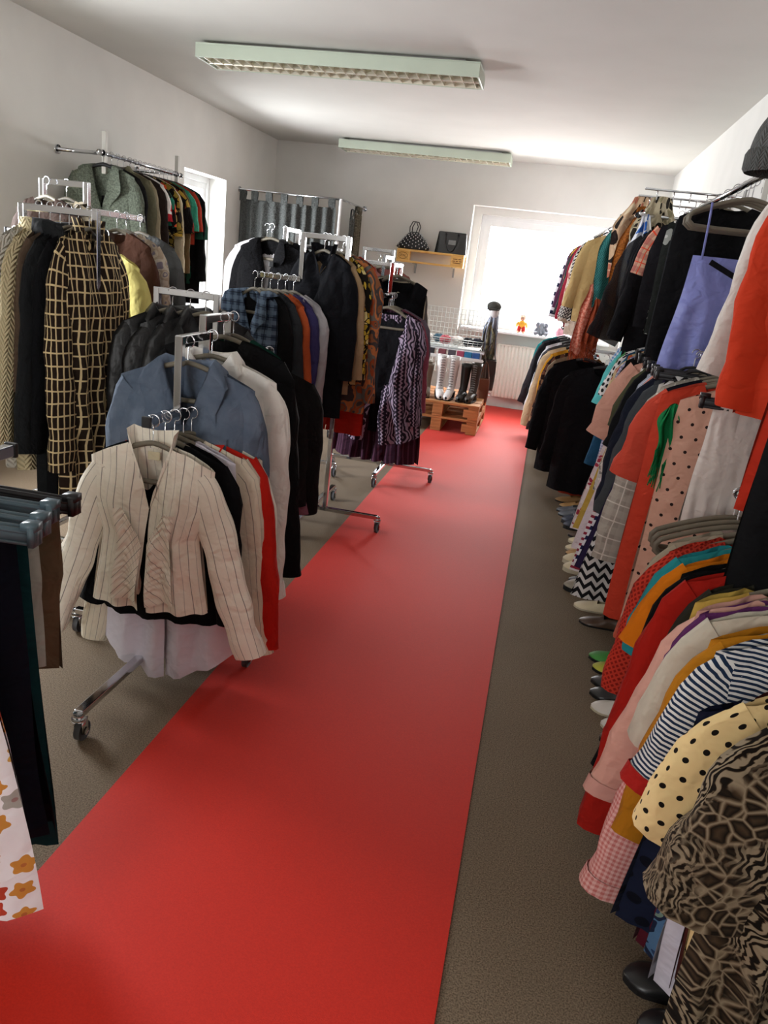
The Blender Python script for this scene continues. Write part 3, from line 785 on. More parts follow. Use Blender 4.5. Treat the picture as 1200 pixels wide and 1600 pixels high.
# ---- brown grid coat rack: upper arm along -x, coats turned to the aisle
g = 'cardigans and coats on the left front rack'
R1 = [
 (-2.220, 2.98, 1.37, 'cardigan', 'navy blue cardigan at the far left edge', solid('#262c46'), dict(L=.75), 66),
 (-2.085, 2.98, 1.57, 'cardigan', 'pale grey cable knit cardigan at the left edge', fabric('knit', '#c9c5bb', .022), dict(W=.2, L=1.0, D=.05, sr=.075, sl=.8, collar='band', cw=.02), 81),
 (-2.035, 2.98, 1.57, 'cardigan', 'cream cable knit cardigan with ribbed cuffs', fabric('knit', '#cfc09a', .022), dict(W=.2, L=1.0, D=.05, sr=.075, sl=.82, collar='hood', cw=.06, cuffs=fabric('knit', '#cdbf9c', .01)), 83),
 (-1.990, 2.98, 1.57, 'jacket', 'brown suede jacket behind the black hooded jacket', solid('#5a4a3d'), dict(W=.19, L=.9), 83),
 (-1.950, 2.98, 1.57, 'jacket', 'black hooded jacket left of the grid coat', solid('#1e2022'), dict(W=.195, L=1.15, sl=.8, collar='hood', cw=.09, D=.045), 84),
 (-1.910, 2.98, 1.57, 'coat', 'plain black coat touching the grid coat', solid('#101114'), dict(W=.19, L=1.18, sl=.8, D=.04), 84),
 (-1.860, 2.98, 1.57, 'coat', 'brown and cream grid patterned coat with stand collar', fabric('grid', '#2b2019', '#dcc596', .027, .05, .0034, wr=.3), dict(W=.195, L=1.1, sl=.86, sr=.078, cuff=.07, D=.06, collar='stand', cw=.05, neck='v', nd=.12, res=2, fold=.02, crush=.006, sa=6), 86),
]
for x, y, z, nm, lab, mt, k, yw in R1:
    garment(nm, lab, nm, mt, (x, y, z+.013), yw, g, **k)
g = 'clothes on the tall rack behind the grid coat'
R2 = [
 (-2.62, 3.55, 1.47, 'top', 'pale yellow top at the far left behind cardigans', solid('#d9cf86'), dict(W=.22, L=.7)),
 (-2.46, 3.58, 1.713, 'cardigan', 'dark brown cardigan on the tall left rack', solid('#33241d'), dict(L=.7)),
 (-2.38, 3.62, 1.713, 'blouse', 'cream blouse hanging on the tall left rack', solid('#c9bda6'), dict(L=.7, collar='band')),
 (-2.05, 3.42, 1.50, 'sweater', 'pale yellow sweater right of the grid coat', solid('#dccf7f'), dict(W=.20, L=.66, sl=.58, D=.05)),
 (-2.10, 3.60, 1.595, 'jacket', 'rust brown jacket behind the pale yellow sweater', solid('#54372b'), dict(W=.21, L=.82)),
 (-2.12, 3.72, 1.595, 'blouse', 'beige blouse with faint paisley print on tall rack', fabric('paisley', ['#cbbca6', '#b8a590', '#cfc3b3', '#8d8490'], 22.0), dict(W=.22, L=.86, sl=.62)),
 (-2.11, 3.84, 1.595, 'coat', 'mid grey coat behind the beige paisley blouse', solid('#5d5f60'), dict(W=.225, L=.9, sl=.62)),
]
for x, y, z, nm, lab, mt, k in R2:
    garment(nm, lab, nm, mt, (x, y, z), -14, g, **k)
g = 'black leather jackets on the middle left rack'
for i, (x, lab) in enumerate(((-1.55, 'leftmost of the three black leather jackets'), (-1.47, 'middle of the three black leather jackets'), (-1.40, 'rightmost of the three black leather jackets'))):
    garment('leather_jacket', lab, 'jacket', solid('#111214', rough=.42, spec=.4, sheen=0, wr=.3), (x, 3.1, 1.304), 42, g, W=.2, L=.6, collar='shirt', neck='v', nd=.12)
g = 'clothes on the lower arm beside the white shirt'
for x, nm, lab, mt, k in ((-1.31, 'jacket', 'black jacket on low arm behind the white shirt', solid('#1b1b1d'), dict(L=.7)),
    (-1.24, 'jacket', 'khaki jacket on low arm behind the white shirt', solid('#5d5643'), dict(L=.6, collar='shirt', neck='v')),
    (-1.17, 'blouse', 'dusty pink blouse on low arm behind the white shirt', solid('#8d5f6f'), dict(L=.55, W=.2)),
    (-1.11, 'top', 'black top at the end of the low arm', solid('#1a191a'), dict(L=.62))):
    garment(nm, lab, nm, mt, (x, 3.1, 1.114), 35, g, **k)

# ---- striped blouse and denim shirt
M_cream_btn = plain('cream_button', '#e8e2d2', .4)
g = 'clothes on the front rack by the aisle'
ps = lambda c1, c2: fabric('pinstripe', c1, c2, .052, .05, wr=.6)
bl = garment('blouse', 'cream pinstriped blouse with stand collar and ruched front', 'blouse', ps('#efe8d8', '#6c6460'), (-1.115, 2.125, .983), 4, g,
    W=.2, L=.55, chest=.195, waist=.162, hem=.2, neck='v', nd=.20, nw=.07, collar='stand', cw=.055, sl=.62, sl2=.62, sr=.062, cuff=.054, sa=30, D=.055, res=3, fold=.014, crush=.006, gap0=.002, gap1=.014, open_from=.25)
# its ruched front panels, care label and cuffs
c = Cut(W=.2, L=.55, chest=.195, waist=.162, hem=.2, neck='v', nd=.20, nw=.07, D=.06, fold=.014, crush=.006, gap0=.002, gap1=.014, open_from=.25, seed=_seed[0])
for side in (-1, 1):
    A = np.linspace(.02, .52, 22); T = np.linspace(.36, .93, 90); aa, tt = np.meshgrid(A, T, indexing='ij')
    P = c.surf(aa, tt, side, True)
    P[..., 1] -= .006+.006*np.abs(np.sin(tt*62+2.2*np.sin(aa*9+side)+1.5*np.sin(tt*17)))*np.sin(np.clip((aa-.02)/.5, 0, 1)*pi)**.5
    UV = np.stack([P[..., 2]*.9+.2*aa, P[..., 0]], -1)
    MB().grid(P if side < 0 else P[::-1], UV if side < 0 else UV[::-1]).build('ruched_panel', ps('#efe8d8', '#6c6460'), bl, True)
MB().box((0, .008, -.125), (.038, .002, .026)).build('care_label', solid('#d8cfae'), bl)
for i, (dy, nm, lab, mt, k) in enumerate((
    (.078, 'top', 'black top showing under the striped blouse', solid('#0f0f12'), dict(W=.21, L=.62, sl=.5, chest=.215, hem=.215)),
    (.118, 'blouse', 'long white blouse with curved hem under striped blouse', solid('#e6e2ee'), dict(W=.2, L=.83, hem=.24, tail=.07, sl=.0, point=0.03, fold=.02)),
    (.155, 'shirt', 'second cream pinstriped shirt behind the first', ps('#ddd2bd', '#756d68'), dict(W=.215, L=.6, sl=.68, sa=16)),
    (.19, 'blouse', 'scarlet blouse behind the striped blouse', solid('#c02318'), dict(W=.225, L=.66, sl=.66, sa=11, collar='band')),
    (.215, 'top', 'off-white top behind the scarlet blouse', solid('#d9d3c4'), dict(W=.22, L=.55, sl=.5)))):
    garment(nm, lab, nm, mt, (-1.115+.012*i, 2.125+dy, .983), 4+rnd.uniform(-4, 6), g, **k)
dn = lambda a='#677283', b='#536072': fabric('denim', a, b, wr=.6)
garment('denim_shirt', 'faded blue denim shirt with open collar and flap pockets', 'shirt', dn(), (-1.12, 2.36, 1.205), 5, g, W=.225, L=.68, chest=.24, neck='v', nd=.22, nw=.085, collar='shirt', cw=.075, sl=.6, sr=.085, D=.075, res=2, fold=.018, crush=.006, pocket=True, buttons=(M_cream_btn, 5), gap1=.012, sa=7)
garment('shirt', 'white cotton shirt hanging behind the denim shirt', 'shirt', solid('#e9e5de', wr=.6), (-1.10, 2.50, 1.218), 3, g, W=.23, L=.82, collar='shirt', neck='v', nd=.1, sl=.74, sr=.085, sa=12, D=.07, res=2, fold=.018, crush=.006, cuffs=solid('#ece9e3'))
for dy, nm, lab, mt, k in ((.21, 'coat', 'long black coat behind the white shirt by the aisle', solid('#131315'), dict(W=.235, L=.9, sl=.8, sa=13, sr=.09)),
    (.30, 'jacket', 'bottle green jacket behind the long black coat', solid('#1d4b3f'), dict(W=.19, L=.5, sl=.4, sa=3)),):
    garment(nm, lab, nm, mt, (-1.15, 2.5+dy, 1.263), 2, g, **k)

# ---- dark jacket rack (middle): garments turned slightly to the left, upper and lower arm
g = 'clothes on the middle rack'
UPB = [
 (-1.22, 'jacket', 'dark navy zip jacket with stand collar', solid('#14151a'), dict(W=.185, L=.88, collar='stand', cw=.05, neck='v', nd=.12, D=.07, res=2)),
 (-1.21, 'top', 'beige top behind the dark navy jacket', solid('#a98f6e'), dict(W=.195, L=.75)),
 (-1.19, 'blouse', 'yellow and black flower print blouse', fabric('blobs', '#1a1712', ['#c8a93c', '#a98a2a', '#1a1712', '#dccf8f'], 30.0), dict(W=.205, L=.7)),
 (-1.155, 'blouse', 'orange and grey paisley blouse', fabric('paisley', ['#a14d2c', '#6f6a64', '#c67a4a', '#4a4444', '#8b5a3c'], 14.0), dict(W=.225, L=.86, sl=.68, sr=.09)),
 (-1.14, 'dress', 'red dress showing below the paisley blouse', solid('#b5281c'), dict(W=.2, L=1.0, sl=0)),
]
for i, (x, nm, lab, mt, k) in enumerate(UPB):
    garment(nm, lab, nm, mt, (x, 4.17+.045*i, 1.615), -24, g, **k)
LOB = [
 (-1.528, 'jacket', 'blue and grey checked jacket with draped shawl collar', fabric('plaid', '#39465a', '#6f8296', '#1e2530', .05), dict(W=.175, L=.62, collar='lapel', cw=.085, neck='v', nd=.2, D=.06, sl=0)),
 (-1.500, 'cardigan', 'black cardigan behind the checked jacket', solid('#141416'), dict(W=.19, L=.82)),
 (-1.464, 'top', 'charcoal top behind the checked jacket', solid('#2f3236'), dict(W=.195, L=.6)),
 (-1.432, 'blouse', 'orange blouse sliver between black and violet clothes', solid('#b5542e'), dict(W=.2, L=.55)),
 (-1.400, 'blouse', 'violet blouse sliver beside the light grey shirt', solid('#3a3560'), dict(W=.205, L=.6)),
 (-1.364, 'shirt', 'light grey shirt with gathered cuff on middle rack', solid('#aaa6aa'), dict(W=.21, L=.66, sl=.72, sr=.08, cuff=.05, sa=4, cuffs=solid('#a39fa3'))),
]
for i, (x, nm, lab, mt, k) in enumerate(LOB):
    garment(nm, lab, nm, mt, (x, 3.98+.03*i, 1.385), -26, g, **k)
# ---- black sequinned jacket rack
g = 'clothes on the rack before the curtain'
garment('jacket', 'black sequinned jacket on a pale wooden hanger', 'jacket', fabric('tweed', '#060607', '#17171a', 120), (-1.77, 4.85, 1.655), -14, g, W=.225, L=.8, D=.08, sl=.62, neck='v', nd=.2, collar='lapel', cw=.06, gap0=.02, gap1=.06)
garment('shirt', 'white shirt edge behind the black sequinned jacket', 'shirt', solid('#ddd9dc'), (-1.83, 4.93, 1.655), -10, g, W=.23, L=.82)
garment('jacket', 'black jacket behind the sequinned jacket', 'jacket', solid('#17171a'), (-1.74, 5.02, 1.655), -10, g, W=.21, L=.8)
garment('top', 'dark teal top on the rack before the curtain', 'top', solid('#22343a'), (-1.55, 5.25, 1.565), 40, g, W=.2, L=.7)
# ---- purple blouse rack
g = 'clothes on the rack beside the pallet'
ik = fabric('ikat', '#2a2430', '#a595ab')
garment('blouse', 'purple and black patterned blouse with black inset front', 'blouse', ik, (-.985, 4.89, 1.325), -6, g, W=.205, L=.86, chest=.25, waist=.26, hem=.30, neck='v', nd=.5, nw=.13, sl=.6, sr=.095, cuff=.06, sa=9, D=.09, res=2, fold=.03, gap0=.015, gap1=.06, open_from=.45, tail=.07)
garment('top', 'black sleeveless top inside the purple patterned blouse', 'top', solid('#101014'), (-.985, 4.93, 1.325), -6, g, W=.2, L=.8, nd=.05, nw=.1, sl=0, D=.07, chest=.21)
garment('tunic', 'plum striped tunic hanging below the purple blouse', 'tunic', fabric('vstripe', '#3b2333', '#5a3a4e', .022, .3), (-.99, 4.98, 1.325), -6, g, W=.21, L=1.0, hem=.3, sl=0, D=.1, fold=.035, nf=7)
for i, (nm, lab, mt, k) in enumerate((('blouse', 'pink blouse behind the purple patterned blouse', solid('#a3576a'), dict(L=.6)), ('top', 'lilac top behind the purple patterned blouse', solid('#7d7482'), dict(L=.9, W=.225)))):
    garment(nm, lab, nm, mt, (-.99, 5.02+.05*i, 1.325), -8, g, **k)
garment('tank_top', 'black velvet tank top on a taupe hanger', 'top', solid('#0d0d10'), (-1.0, 5.22, 1.515), -4, g, W=.2, L=.6, nd=.08, nw=.12, sl=0, chest=.19, D=.06)
garment('top', 'cream satin top behind the black tank top', 'top', solid('#c9c0a8'), (-1.03, 5.28, 1.515), -4, g, W=.205, L=.55, nw=.11, nd=.03, sl=0)
garment('blouse', 'grey blouse behind the cream satin top', 'blouse', solid('#6f6a66'), (-1.06, 5.33, 1.515), -4, g, W=.205, L=.6, sl=.3)
for i, (nm, lab, mt) in enumerate((('blouse', 'red trimmed blouse on the farthest rack', solid('#7a4a44')), ('jacket', 'grey brown jacket on the farthest rack', solid('#6a6257')), ('blouse', 'pink blouse on the farthest rack', solid('#b98a88')))):
    garment(nm, lab, nm, mt, (-1.3-.05*i, 6.15+.09*i, 1.565), -5, 'clothes on the farthest rack', L=.7)

# ---- clip hangers at the left edge
g = 'skirts and trousers on clip hangers'
def skirt(label, mt, pos, W, L, hem, yaw=0, hang='blue', nm='skirt', D=.03, **k):
    return garment(nm, label, nm, mt, pos, yaw, g, hang=hang, hkind='clamp', flat=True, W=W, L=L, hem=hem, waist=(W+hem)/2, chest=W*1.05, sl=0, D=D, nw=.05, top=.02, **k)
fl = fabric('floral', '#ebe7ea', ['#c98a3e', '#b3422e', '#b7ab97', '#c2572f', '#a7a49c', '#d2a352'], .05, '#8f2430', wr=.3)
f = skirt('white skirt with orange and grey flowers at left edge', fl, (-1.11, 1.13, 1.02), .155, .77, .275, 2, fold=.02, D=.05, res=2)
skirt('navy velvet trousers behind the flowered skirt', solid('#10131f'), (-1.14, 1.24, 1.02), .19, .70, .245, 6, nm='trousers', fold=.03, D=.06)
skirt('teal skirt peeping out under the navy trousers', solid('#12383c'), (-1.13, 1.31, 1.02), .16, .78, .21, 3)
skirt('white and green camouflage skirt behind navy trousers', fabric('blobs', '#b7b8ae', ['#b7b8ae', '#8d9088', '#2b4a2e', '#b7b8ae'], 5.0), (-1.19, 1.38, 1.02), .19, .36, .2, 4)
skirt('brown skirt behind the camouflage skirt', solid('#6e5a45'), (-1.19, 1.45, 1.02), .2, .4, .2, 2, hang='black')

# ================================================================== right wall
def row(rows, x, z, g, hang='taupe', hk='loop', yaw=(-7, 7), fan=0.0):
    for y, nm, lab, mt, k in rows:
        k = dict(k); dx = k.pop('dx', 0)-fan*max(0, (y-5.4))/3; yw = k.pop('yaw', rnd.uniform(*yaw)); hh = k.pop('hang', hang); dz = k.pop('dz', 0)
        k.setdefault('sa2', 0); garment(nm, lab, nm.replace('_', ' '), mt, (x+dx, y, z+dz), yw, g, hang=hh, hkind=k.pop('hkind', hk), **k)
# ---- far upper row
row([
 (8.45, 'top', 'white and navy block striped top nearest the end window', fabric('hstripe', '#e6e2ea', '#22243f', .09, .4), dict(L=.75, sl=.66, sa=13)),
 (8.25, 'blouse', 'plum blouse near the end window', solid('#4f2a44'), dict(L=.7, sa=13)),
 (8.0, 'cardigan', 'yellow cardigan near the end window', solid('#c99d2f'), dict(L=.7, sl=.3, sa=14)),
 (7.8, 'jacket', 'dark grey-green jacket with pink trim near end window', solid('#34393a'), dict(L=.78, sl=.6, sa=14)),
 (7.55, 'cardigan', 'burgundy red cardigan on far upper rail', solid('#8e2436'), dict(L=.8, sl=.64, sa=14)),
 (7.35, 'blouse', 'pale pink flower print blouse on far upper rail', fabric('blobs', '#cbb8a8', ['#b56d6d', '#cbb8a8', '#e3d9cf'], 24.0), dict(L=.85, sl=.64, sa=12)),
 (7.15, 'top', 'black and white zigzag top on far upper rail', fabric('chevron', '#1a1a1c', '#d6d3cf', .02, .03), dict(L=.72, sl=.6, sa=13)),
 (6.95, 'jacket', 'black jacket beside the zigzag top', solid('#14151a'), dict(L=.7, sl=.45)),
 (6.7, 'blouse', 'cream yellow silk blouse above the dark coats', solid('#c2a873'), dict(L=.7, sl=.5, sa=14)),
 (6.45, 'blouse', 'beige and black circle print blouse on far rail', fabric('dots', '#b8a07c', '#1e1a18', .05, .2), dict(L=.55, sl=0, W=.17, dx=.06)),
], .47, 1.998, 'tops on the far upper rail', 'black', 'plain', fan=.13)
scarf('scarf', 'teal crochet scarf hanging on the far rail', fabric('lattice', '#33726f', '#1d4748', .02), (.42, 6.1, 2.02), 0, W=.09, L=.66, hem=.13)
scarf('scarf', 'cream and rose flower print scarf on the far rail', fabric('blobs', '#c9ab8c', ['#b4705a', '#241d1b', '#c9ab8c', '#d9c6a6'], 14.0), (.5, 5.98, 2.13), 0, W=.11, L=.55, hem=.15)
scarf('scarf', 'orange brown bouclé scarf with fringe on the far rail', fabric('tweed', '#9a5a22', '#6b3b16', 83), (.50, 5.82, 2.05), 0, W=.08, L=.66, hem=.12, fringe=solid('#8a5524'))
scarf('scarf', 'beige and black leaf print scarf on the far rail', fabric('blobs', '#b3a78c', ['#2a2622', '#b3a78c', '#8c8468', '#cfc5ad'], 18.0), (.60, 5.62, 2.10), 0, W=.12, L=.58, hem=.16)
scarf('scarf', 'small white and blue print scarf on the far rail', fabric('blobs', '#d8dbe2', ['#2f62b0', '#d8dbe2', '#e6e2dc'], 14.0), (.50, 5.54, 1.98), 0, W=.05, L=.52, hem=.075)
scarf('scarf', 'coral fringed scarf hanging above the dark coats', fabric('tweed', '#c25a44', '#e0a08c', 66), (.30, 6.1, 1.52), 0, W=.06, L=.5, hem=.09, fringe=solid('#b4502c'))
scarf('scarf', 'rust netted scarf beside the coral scarf', fabric('lattice', '#9a4526', '#6c3020', .014), (.33, 5.85, 1.42), 0, W=.04, L=.3, hem=.055, fringe=solid('#9c4526'))
row([
 (5.27, 'blouse', 'sheer black chiffon blouse with ruffled sleeve', solid('#121214', alpha=.78), dict(L=.62, sl=.62, sr=.12, cuff=.10, sa=26, dx=-.03, W=.2, D=.08)),
 (5.15, 'coat', 'black coat beside the sheer chiffon blouse', solid('#141316'), dict(L=.85, sl=.62, sa=17, W=.22)),
 (5.02, 'coat', 'second black coat on the upper right rail', solid('#101013'), dict(L=.8, sl=.6, sa=15, W=.22)),
 (4.75, 'blouse', 'orange and grey checked blouse on the upper right rail', fabric('plaid', '#c9a58a', '#9d4a4a', '#d2452c', .07), dict(L=.6, sl=.22, sr=.09, cuff=.085, sa=18)),
 (4.55, 'waistcoat', 'black waistcoat with pink piping on upper right rail', solid('#17161a'), dict(L=.6, sl=0, chest=.25, hem=.26)),
 (4.3, 'tank_top', 'dark green tank top with white flowers', fabric('floral', '#1d201e', ['#d8d6d2', '#1d201e', '#8e918c'], .09), dict(L=.62, sl=0, nw=.11)),
 (4.1, 'dress', 'charcoal sleeveless dress behind the lavender camisole', solid('#26272a'), dict(L=.75, sl=0, nw=.1, W=.2)),
 (3.9, 'dress', 'black velvet dress behind the lavender camisole', solid('#0b0b0d'), dict(L=.75, sl=0, W=.215, nd=.03)),
], .72, 1.998, 'clothes on the upper right rail')
# lavender camisole with straps
def camisole():
    pos = (.73, 3.62, 1.998); mt = solid('#7d84c4', rough=.5, spec=.4); lab = 'lavender satin camisole with thin straps'
    r = thing('camisole', lab, 'camisole', pos, radians(4), 'clothes on the upper right rail')
    c = Cut(W=.18, L=.5, flat=True, top=.22, chest=.19, waist=.2, hem=.23, D=.05, fold=.018, crush=.005, seed=5)
    c.body().build('body', mt, r, True)
    for s in (-1, 1): MB().tube([(s*.15, -.004, -.11), (s*.152, -.03, -.2), (s*.15, -.035, -.335)], .005, 6, flat=.5).build('strap', mt, r, True)
    q = MB(); q.box((-.05, -.075, -.375), (.16, .004, .022), Matrix.Rotation(radians(24), 3, 'Y')); q.build('black_belt', solid('#17171c'), r)
    MB().box((.03, -.02, -.335), (.05, .002, .022)).build('care_label', solid('#c9c3b0'), r)
    hanger(pos, radians(4), .215, 'taupe hanger holding the '+lab)
camisole()
for i, y in enumerate((3.78, 3.70)):
    hanger((.73, y, 1.998), radians(5), .21, ('farther', 'nearer')[i]+' spare taupe hanger behind the lavender camisole')
# ---- near upper row
row([
 (3.05, 'top', 'dusty pink top at the right edge below grey hat', solid('#b0606c'), dict(L=.5, sl=.12, W=.15, nd=.02, yaw=2, dx=.14)),
 (2.75, 'shirt', 'white long-sleeved shirt beside the lavender camisole', solid('#d9d3cc'), dict(L=.72, sl=.56, sa=12, W=.175, sr=.065, cuff=.05, yaw=-4, dx=.085)),
 (2.52, 'dress', 'long coral red dress with wide sleeves at right', solid('#c43c22'), dict(L=.74, sl=.62, sa=5, sr=.075, cuff=.085, W=.165, chest=.18, D=.08, yaw=-3, dx=.07)),
 (2.36, 'jacket', 'black cropped jacket on the upper rail at right edge', solid('#0f0f11'), dict(L=.3, sl=.25, W=.15, sr=.06, cuff=.06, dx=.12, yaw=3)),
 (2.2, 'tunic', 'orange tunic with scalloped edge at right', solid('#d97a14'), dict(L=.80, sl=0, W=.17, hem=.20, yaw=2, dx=.10)),
 (2.05, 'dress', 'red dress under the orange tunic', solid('#b8301e'), dict(L=.92, sl=0, W=.17, hem=.22, dx=.05)),
 (1.9, 'coat', 'big black coat in the right foreground', solid('#0c0d0f'), dict(L=1.10, sl=.64, sa=3, W=.18, D=.09, hem=.25, chest=.2, sr=.07, yaw=-4, dx=.06)),
 (1.72, 'coat', 'dark navy coat in front of the big black coat', solid('#10131a'), dict(L=1.13, sl=.62, W=.16, sr=.07, D=.09, dx=.11, yaw=-2)),
], .72, 1.998, 'clothes on the upper right rail near the viewer')
# grey knit hat on the rail
def knit_hat():
    r = thing('knitted_hat', 'chunky grey knitted hat on the upper right rail', 'hat', (.725, 3.2, 1.955))
    n, k = 40, 14; P = np.zeros((k+1, n, 3)); UV = np.zeros((k+1, n, 2))
    for i in range(k+1):
        q = i/k; th = q*pi*.5; rr = .125*cos(th)**.7 if i < k else .004
        for j in range(n):
            b = 2*pi*j/n; w = 1+.04*sin(j*pi)*(1 if j % 2 else -1)
            P[i, j] = (rr*w*cos(b), rr*w*sin(b)*.9, .05+.17*sin(th)); UV[i, j] = (b*.12, q*.25)
    MB().grid(P, UV, close=True).build('crown', fabric('knit', '#5c5d5b', .018), r, True)
    B = np.array([[(.132*cos(2*pi*j/n)*s, .12*sin(2*pi*j/n)*s, z) for j in range(n)] for s, z in ((.96, 0), (1.03, .012), (1.03, .06), (.97, .075))])
    MB().grid(B, np.array([[(2*pi*j/n*.12, z) for j in range(n)] for z in (0, .02, .06, .08)]), close=True).build('brim', fabric('knit', '#545553', .014), r, True)
knit_hat()
# ---- far lower row of coats
row([
 (8.3, 'blouse', 'teal blouse on the far lower rail by the radiator', solid('#1f8a8c'), dict(L=0.50, sl=0.46, sa=18)),
 (8.1, 'coat', 'dark grey wool coat nearest the radiator', solid('#3d3c42'), dict(L=0.77, sl=0.61, sa=20, W=.22)),
 (7.85, 'coat', 'black coat behind the dark grey wool coat', solid('#17171a'), dict(L=0.81, sl=0.59, sa=15, W=.22)),
 (7.55, 'shirt', 'white shirt among the far dark coats', solid('#d8d8dd'), dict(L=0.68, sl=0.61, sa=16)),
 (7.3, 'jacket', 'grey jacket among the far dark coats', solid('#4a4b50'), dict(L=0.72, sl=0.59, sa=13)),
 (7.0, 'coat', 'cream quilted coat among the far dark coats', solid('#c2ad8b'), dict(L=0.85, sl=0.66, sa=14, W=.22, D=.07)),
 (6.75, 'jacket', 'mustard yellow jacket among the far dark coats', solid('#c28a24'), dict(L=0.74, sl=0.55, sa=11)),
 (6.5, 'blouse', 'brown and black print blouse among the far coats', fabric('blobs', '#2a1c1a', ['#6e4a3a', '#2a1c1a', '#a58465'], 25.0), dict(L=0.81, sl=0.59, sa=11)),
 (6.25, 'cardigan', 'taupe cardigan among the far dark coats', solid('#85745f'), dict(L=0.77, sl=0.55, sa=12)),
 (5.95, 'coat', 'large black coat at the near end of far lower rail', solid('#0e0e11'), dict(L=0.88, sl=0.63, sa=15, W=.225, D=.08)),
 (5.5, 'coat', 'second large black coat at near end of far lower rail', solid('#131215'), dict(L=0.90, sl=0.61, sa=11, W=.225, D=.08, dx=.08)),
 (5.62, 'dress', 'brick red dress with low hem below the far coats', solid('#a63a26'), dict(L=0.95, sl=0.00, W=.17, dx=.12)),
], .36, 1.078, 'coats on the far lower rail', 'black', 'plain', fan=.17)
row([
 (5.26, 'shirt', 'blue gingham shirt hanging beside the far black coats', fabric('gingham', '#e8eaef', '#5c8fc4', .016), dict(L=.4, sl=.3, sa=10, dx=-.02, dz=.0)),
 (5.12, 'blouse', 'aqua blue blouse on the middle right rail', solid('#5cbcbc'), dict(L=.55, sl=.32, sr=.10, cuff=.1, sa=20)),
 (5.02, 'top', 'green top next to the aqua blouse', solid('#4a8a4e'), dict(L=.5, sl=.2, cuff=.08)),
 (4.93, 'top', 'white and black spotted top on the middle right rail', fabric('dots', '#dedcda', '#1f2022', .035, .33), dict(L=.55, sl=.26, cuff=.08, sa=14)),
 (4.83, 'jacket', 'steel blue denim jacket with long sleeve at right', fabric('denim', '#2d5e80', '#224a68'), dict(L=.72, sl=.66, sa=13)),
 (4.73, 'blouse', 'red and mustard flower print blouse on middle right rail', fabric('blobs', '#c9b48c', ['#a3323c', '#c76a3a', '#c9b48c', '#7d8a4a'], 30.0), dict(L=.6, sl=.3, cuff=.08, sa=13)),
 (4.62, 'shirt', 'lilac dotted shirt on the middle right rail', fabric('dots', '#8d8fae', '#d9d8e4', .016, .26), dict(L=.78, sl=.62, sa=9)),
 (4.5, 'cardigan', 'black cardigan on the middle right rail', solid('#121215'), dict(L=.85, sl=.35, cuff=.08, sa=13)),
 (4.38, 'dress', 'black trousers-length dress reaching the shoes', solid('#101012'), dict(L=1.1, sl=0, W=.2, hem=.24, dx=-.05)),
 (4.28, 'top', 'black and white striped top on middle right rail', fabric('hstripe', '#dad9d6', '#18191c', .04, .62), dict(L=.5, sl=.22, cuff=.08, sa=14)),
 (4.15, 'blouse', 'peach blouse with wide sleeve sticking into the aisle', solid('#d7a290'), dict(L=.55, sl=.36, sr=.11, cuff=.11, sa=34, W=.225)),
 (4.04, 'dress', 'grey and white flower print dress at right', fabric('blobs', '#c9c5c0', ['#8d8985', '#e2dfda', '#6d6a66', '#c9c5c0'], 60.0), dict(L=.92, sl=.62, sa=9, sr=.085, cuff=.07)),
 (3.94, 'jacket', 'olive jacket on the middle right rail', solid('#474a35'), dict(L=.5, sl=.28, cuff=.08, sa=15)),
 (3.86, 'jacket', 'black jacket after the olive jacket', solid('#0f1012'), dict(L=.55, sl=.36, cuff=.085, sa=16)),
 (3.76, 'shirt', 'pale blue grey striped shirt on the middle right rail', fabric('vstripe', '#b7bcc6', '#8d95a5', .01, .45), dict(L=.72, sl=.6, sa=8)),
 (3.66, 'blouse', 'salmon pink blouse on the middle right rail', solid('#d68a7a'), dict(L=.5, sl=.26, cuff=.08, sa=15)),
 (3.58, 'dress', 'midnight blue dress on the middle right rail', solid('#171b28'), dict(L=.9, sl=.58, sa=13, sr=.1, cuff=.1)),
 (3.48, 'blouse', 'charcoal blouse with flared ruffle sleeve', solid('#3d4144'), dict(L=.7, sl=.6, sa=13, sr=.075, cuff=.105)),
 (3.38, 'top', 'white top with pale pattern below charcoal blouse', solid('#cfcac2'), dict(L=.86, sl=0, W=.2, hem=.24)),
 (3.30, 'dress', 'grey checked flannel dress at right', fabric('plaid', '#9a948a', '#b1aba0', '#cfcac0', .075), dict(L=.92, sl=.72, sa=8, sr=.085, cuff=.075)),
 (3.21, 'dress', 'dark navy dress next to the coral dress', solid('#141722'), dict(L=.95, sl=0, W=.2)),
 (3.13, 'blouse', 'coral short-sleeved blouse with square sleeve', solid('#c54a38'), dict(L=.6, sl=.32, sr=.1, cuff=.11, sa=17)),
 (3.04, 'dress', 'coral red long dress reaching low on right', solid('#c2402c'), dict(L=1.0, sl=0, W=.21, hem=.25, dx=-.02)),
 (2.93, 'dress', 'blush dress with small black dots', fabric('dots', '#cda08c', '#2b2020', .05, .12), dict(L=.98, sl=0, W=.2, hem=.24, dx=.02)),
], .70, 1.298, 'clothes on the lower right rail')
scarf('scarf', 'bright green fringed scarf among coral clothes', solid('#157a45'), (.515, 2.98, 1.12), 0, W=.032, L=.2, hem=.045, fringe=solid('#157a45'))
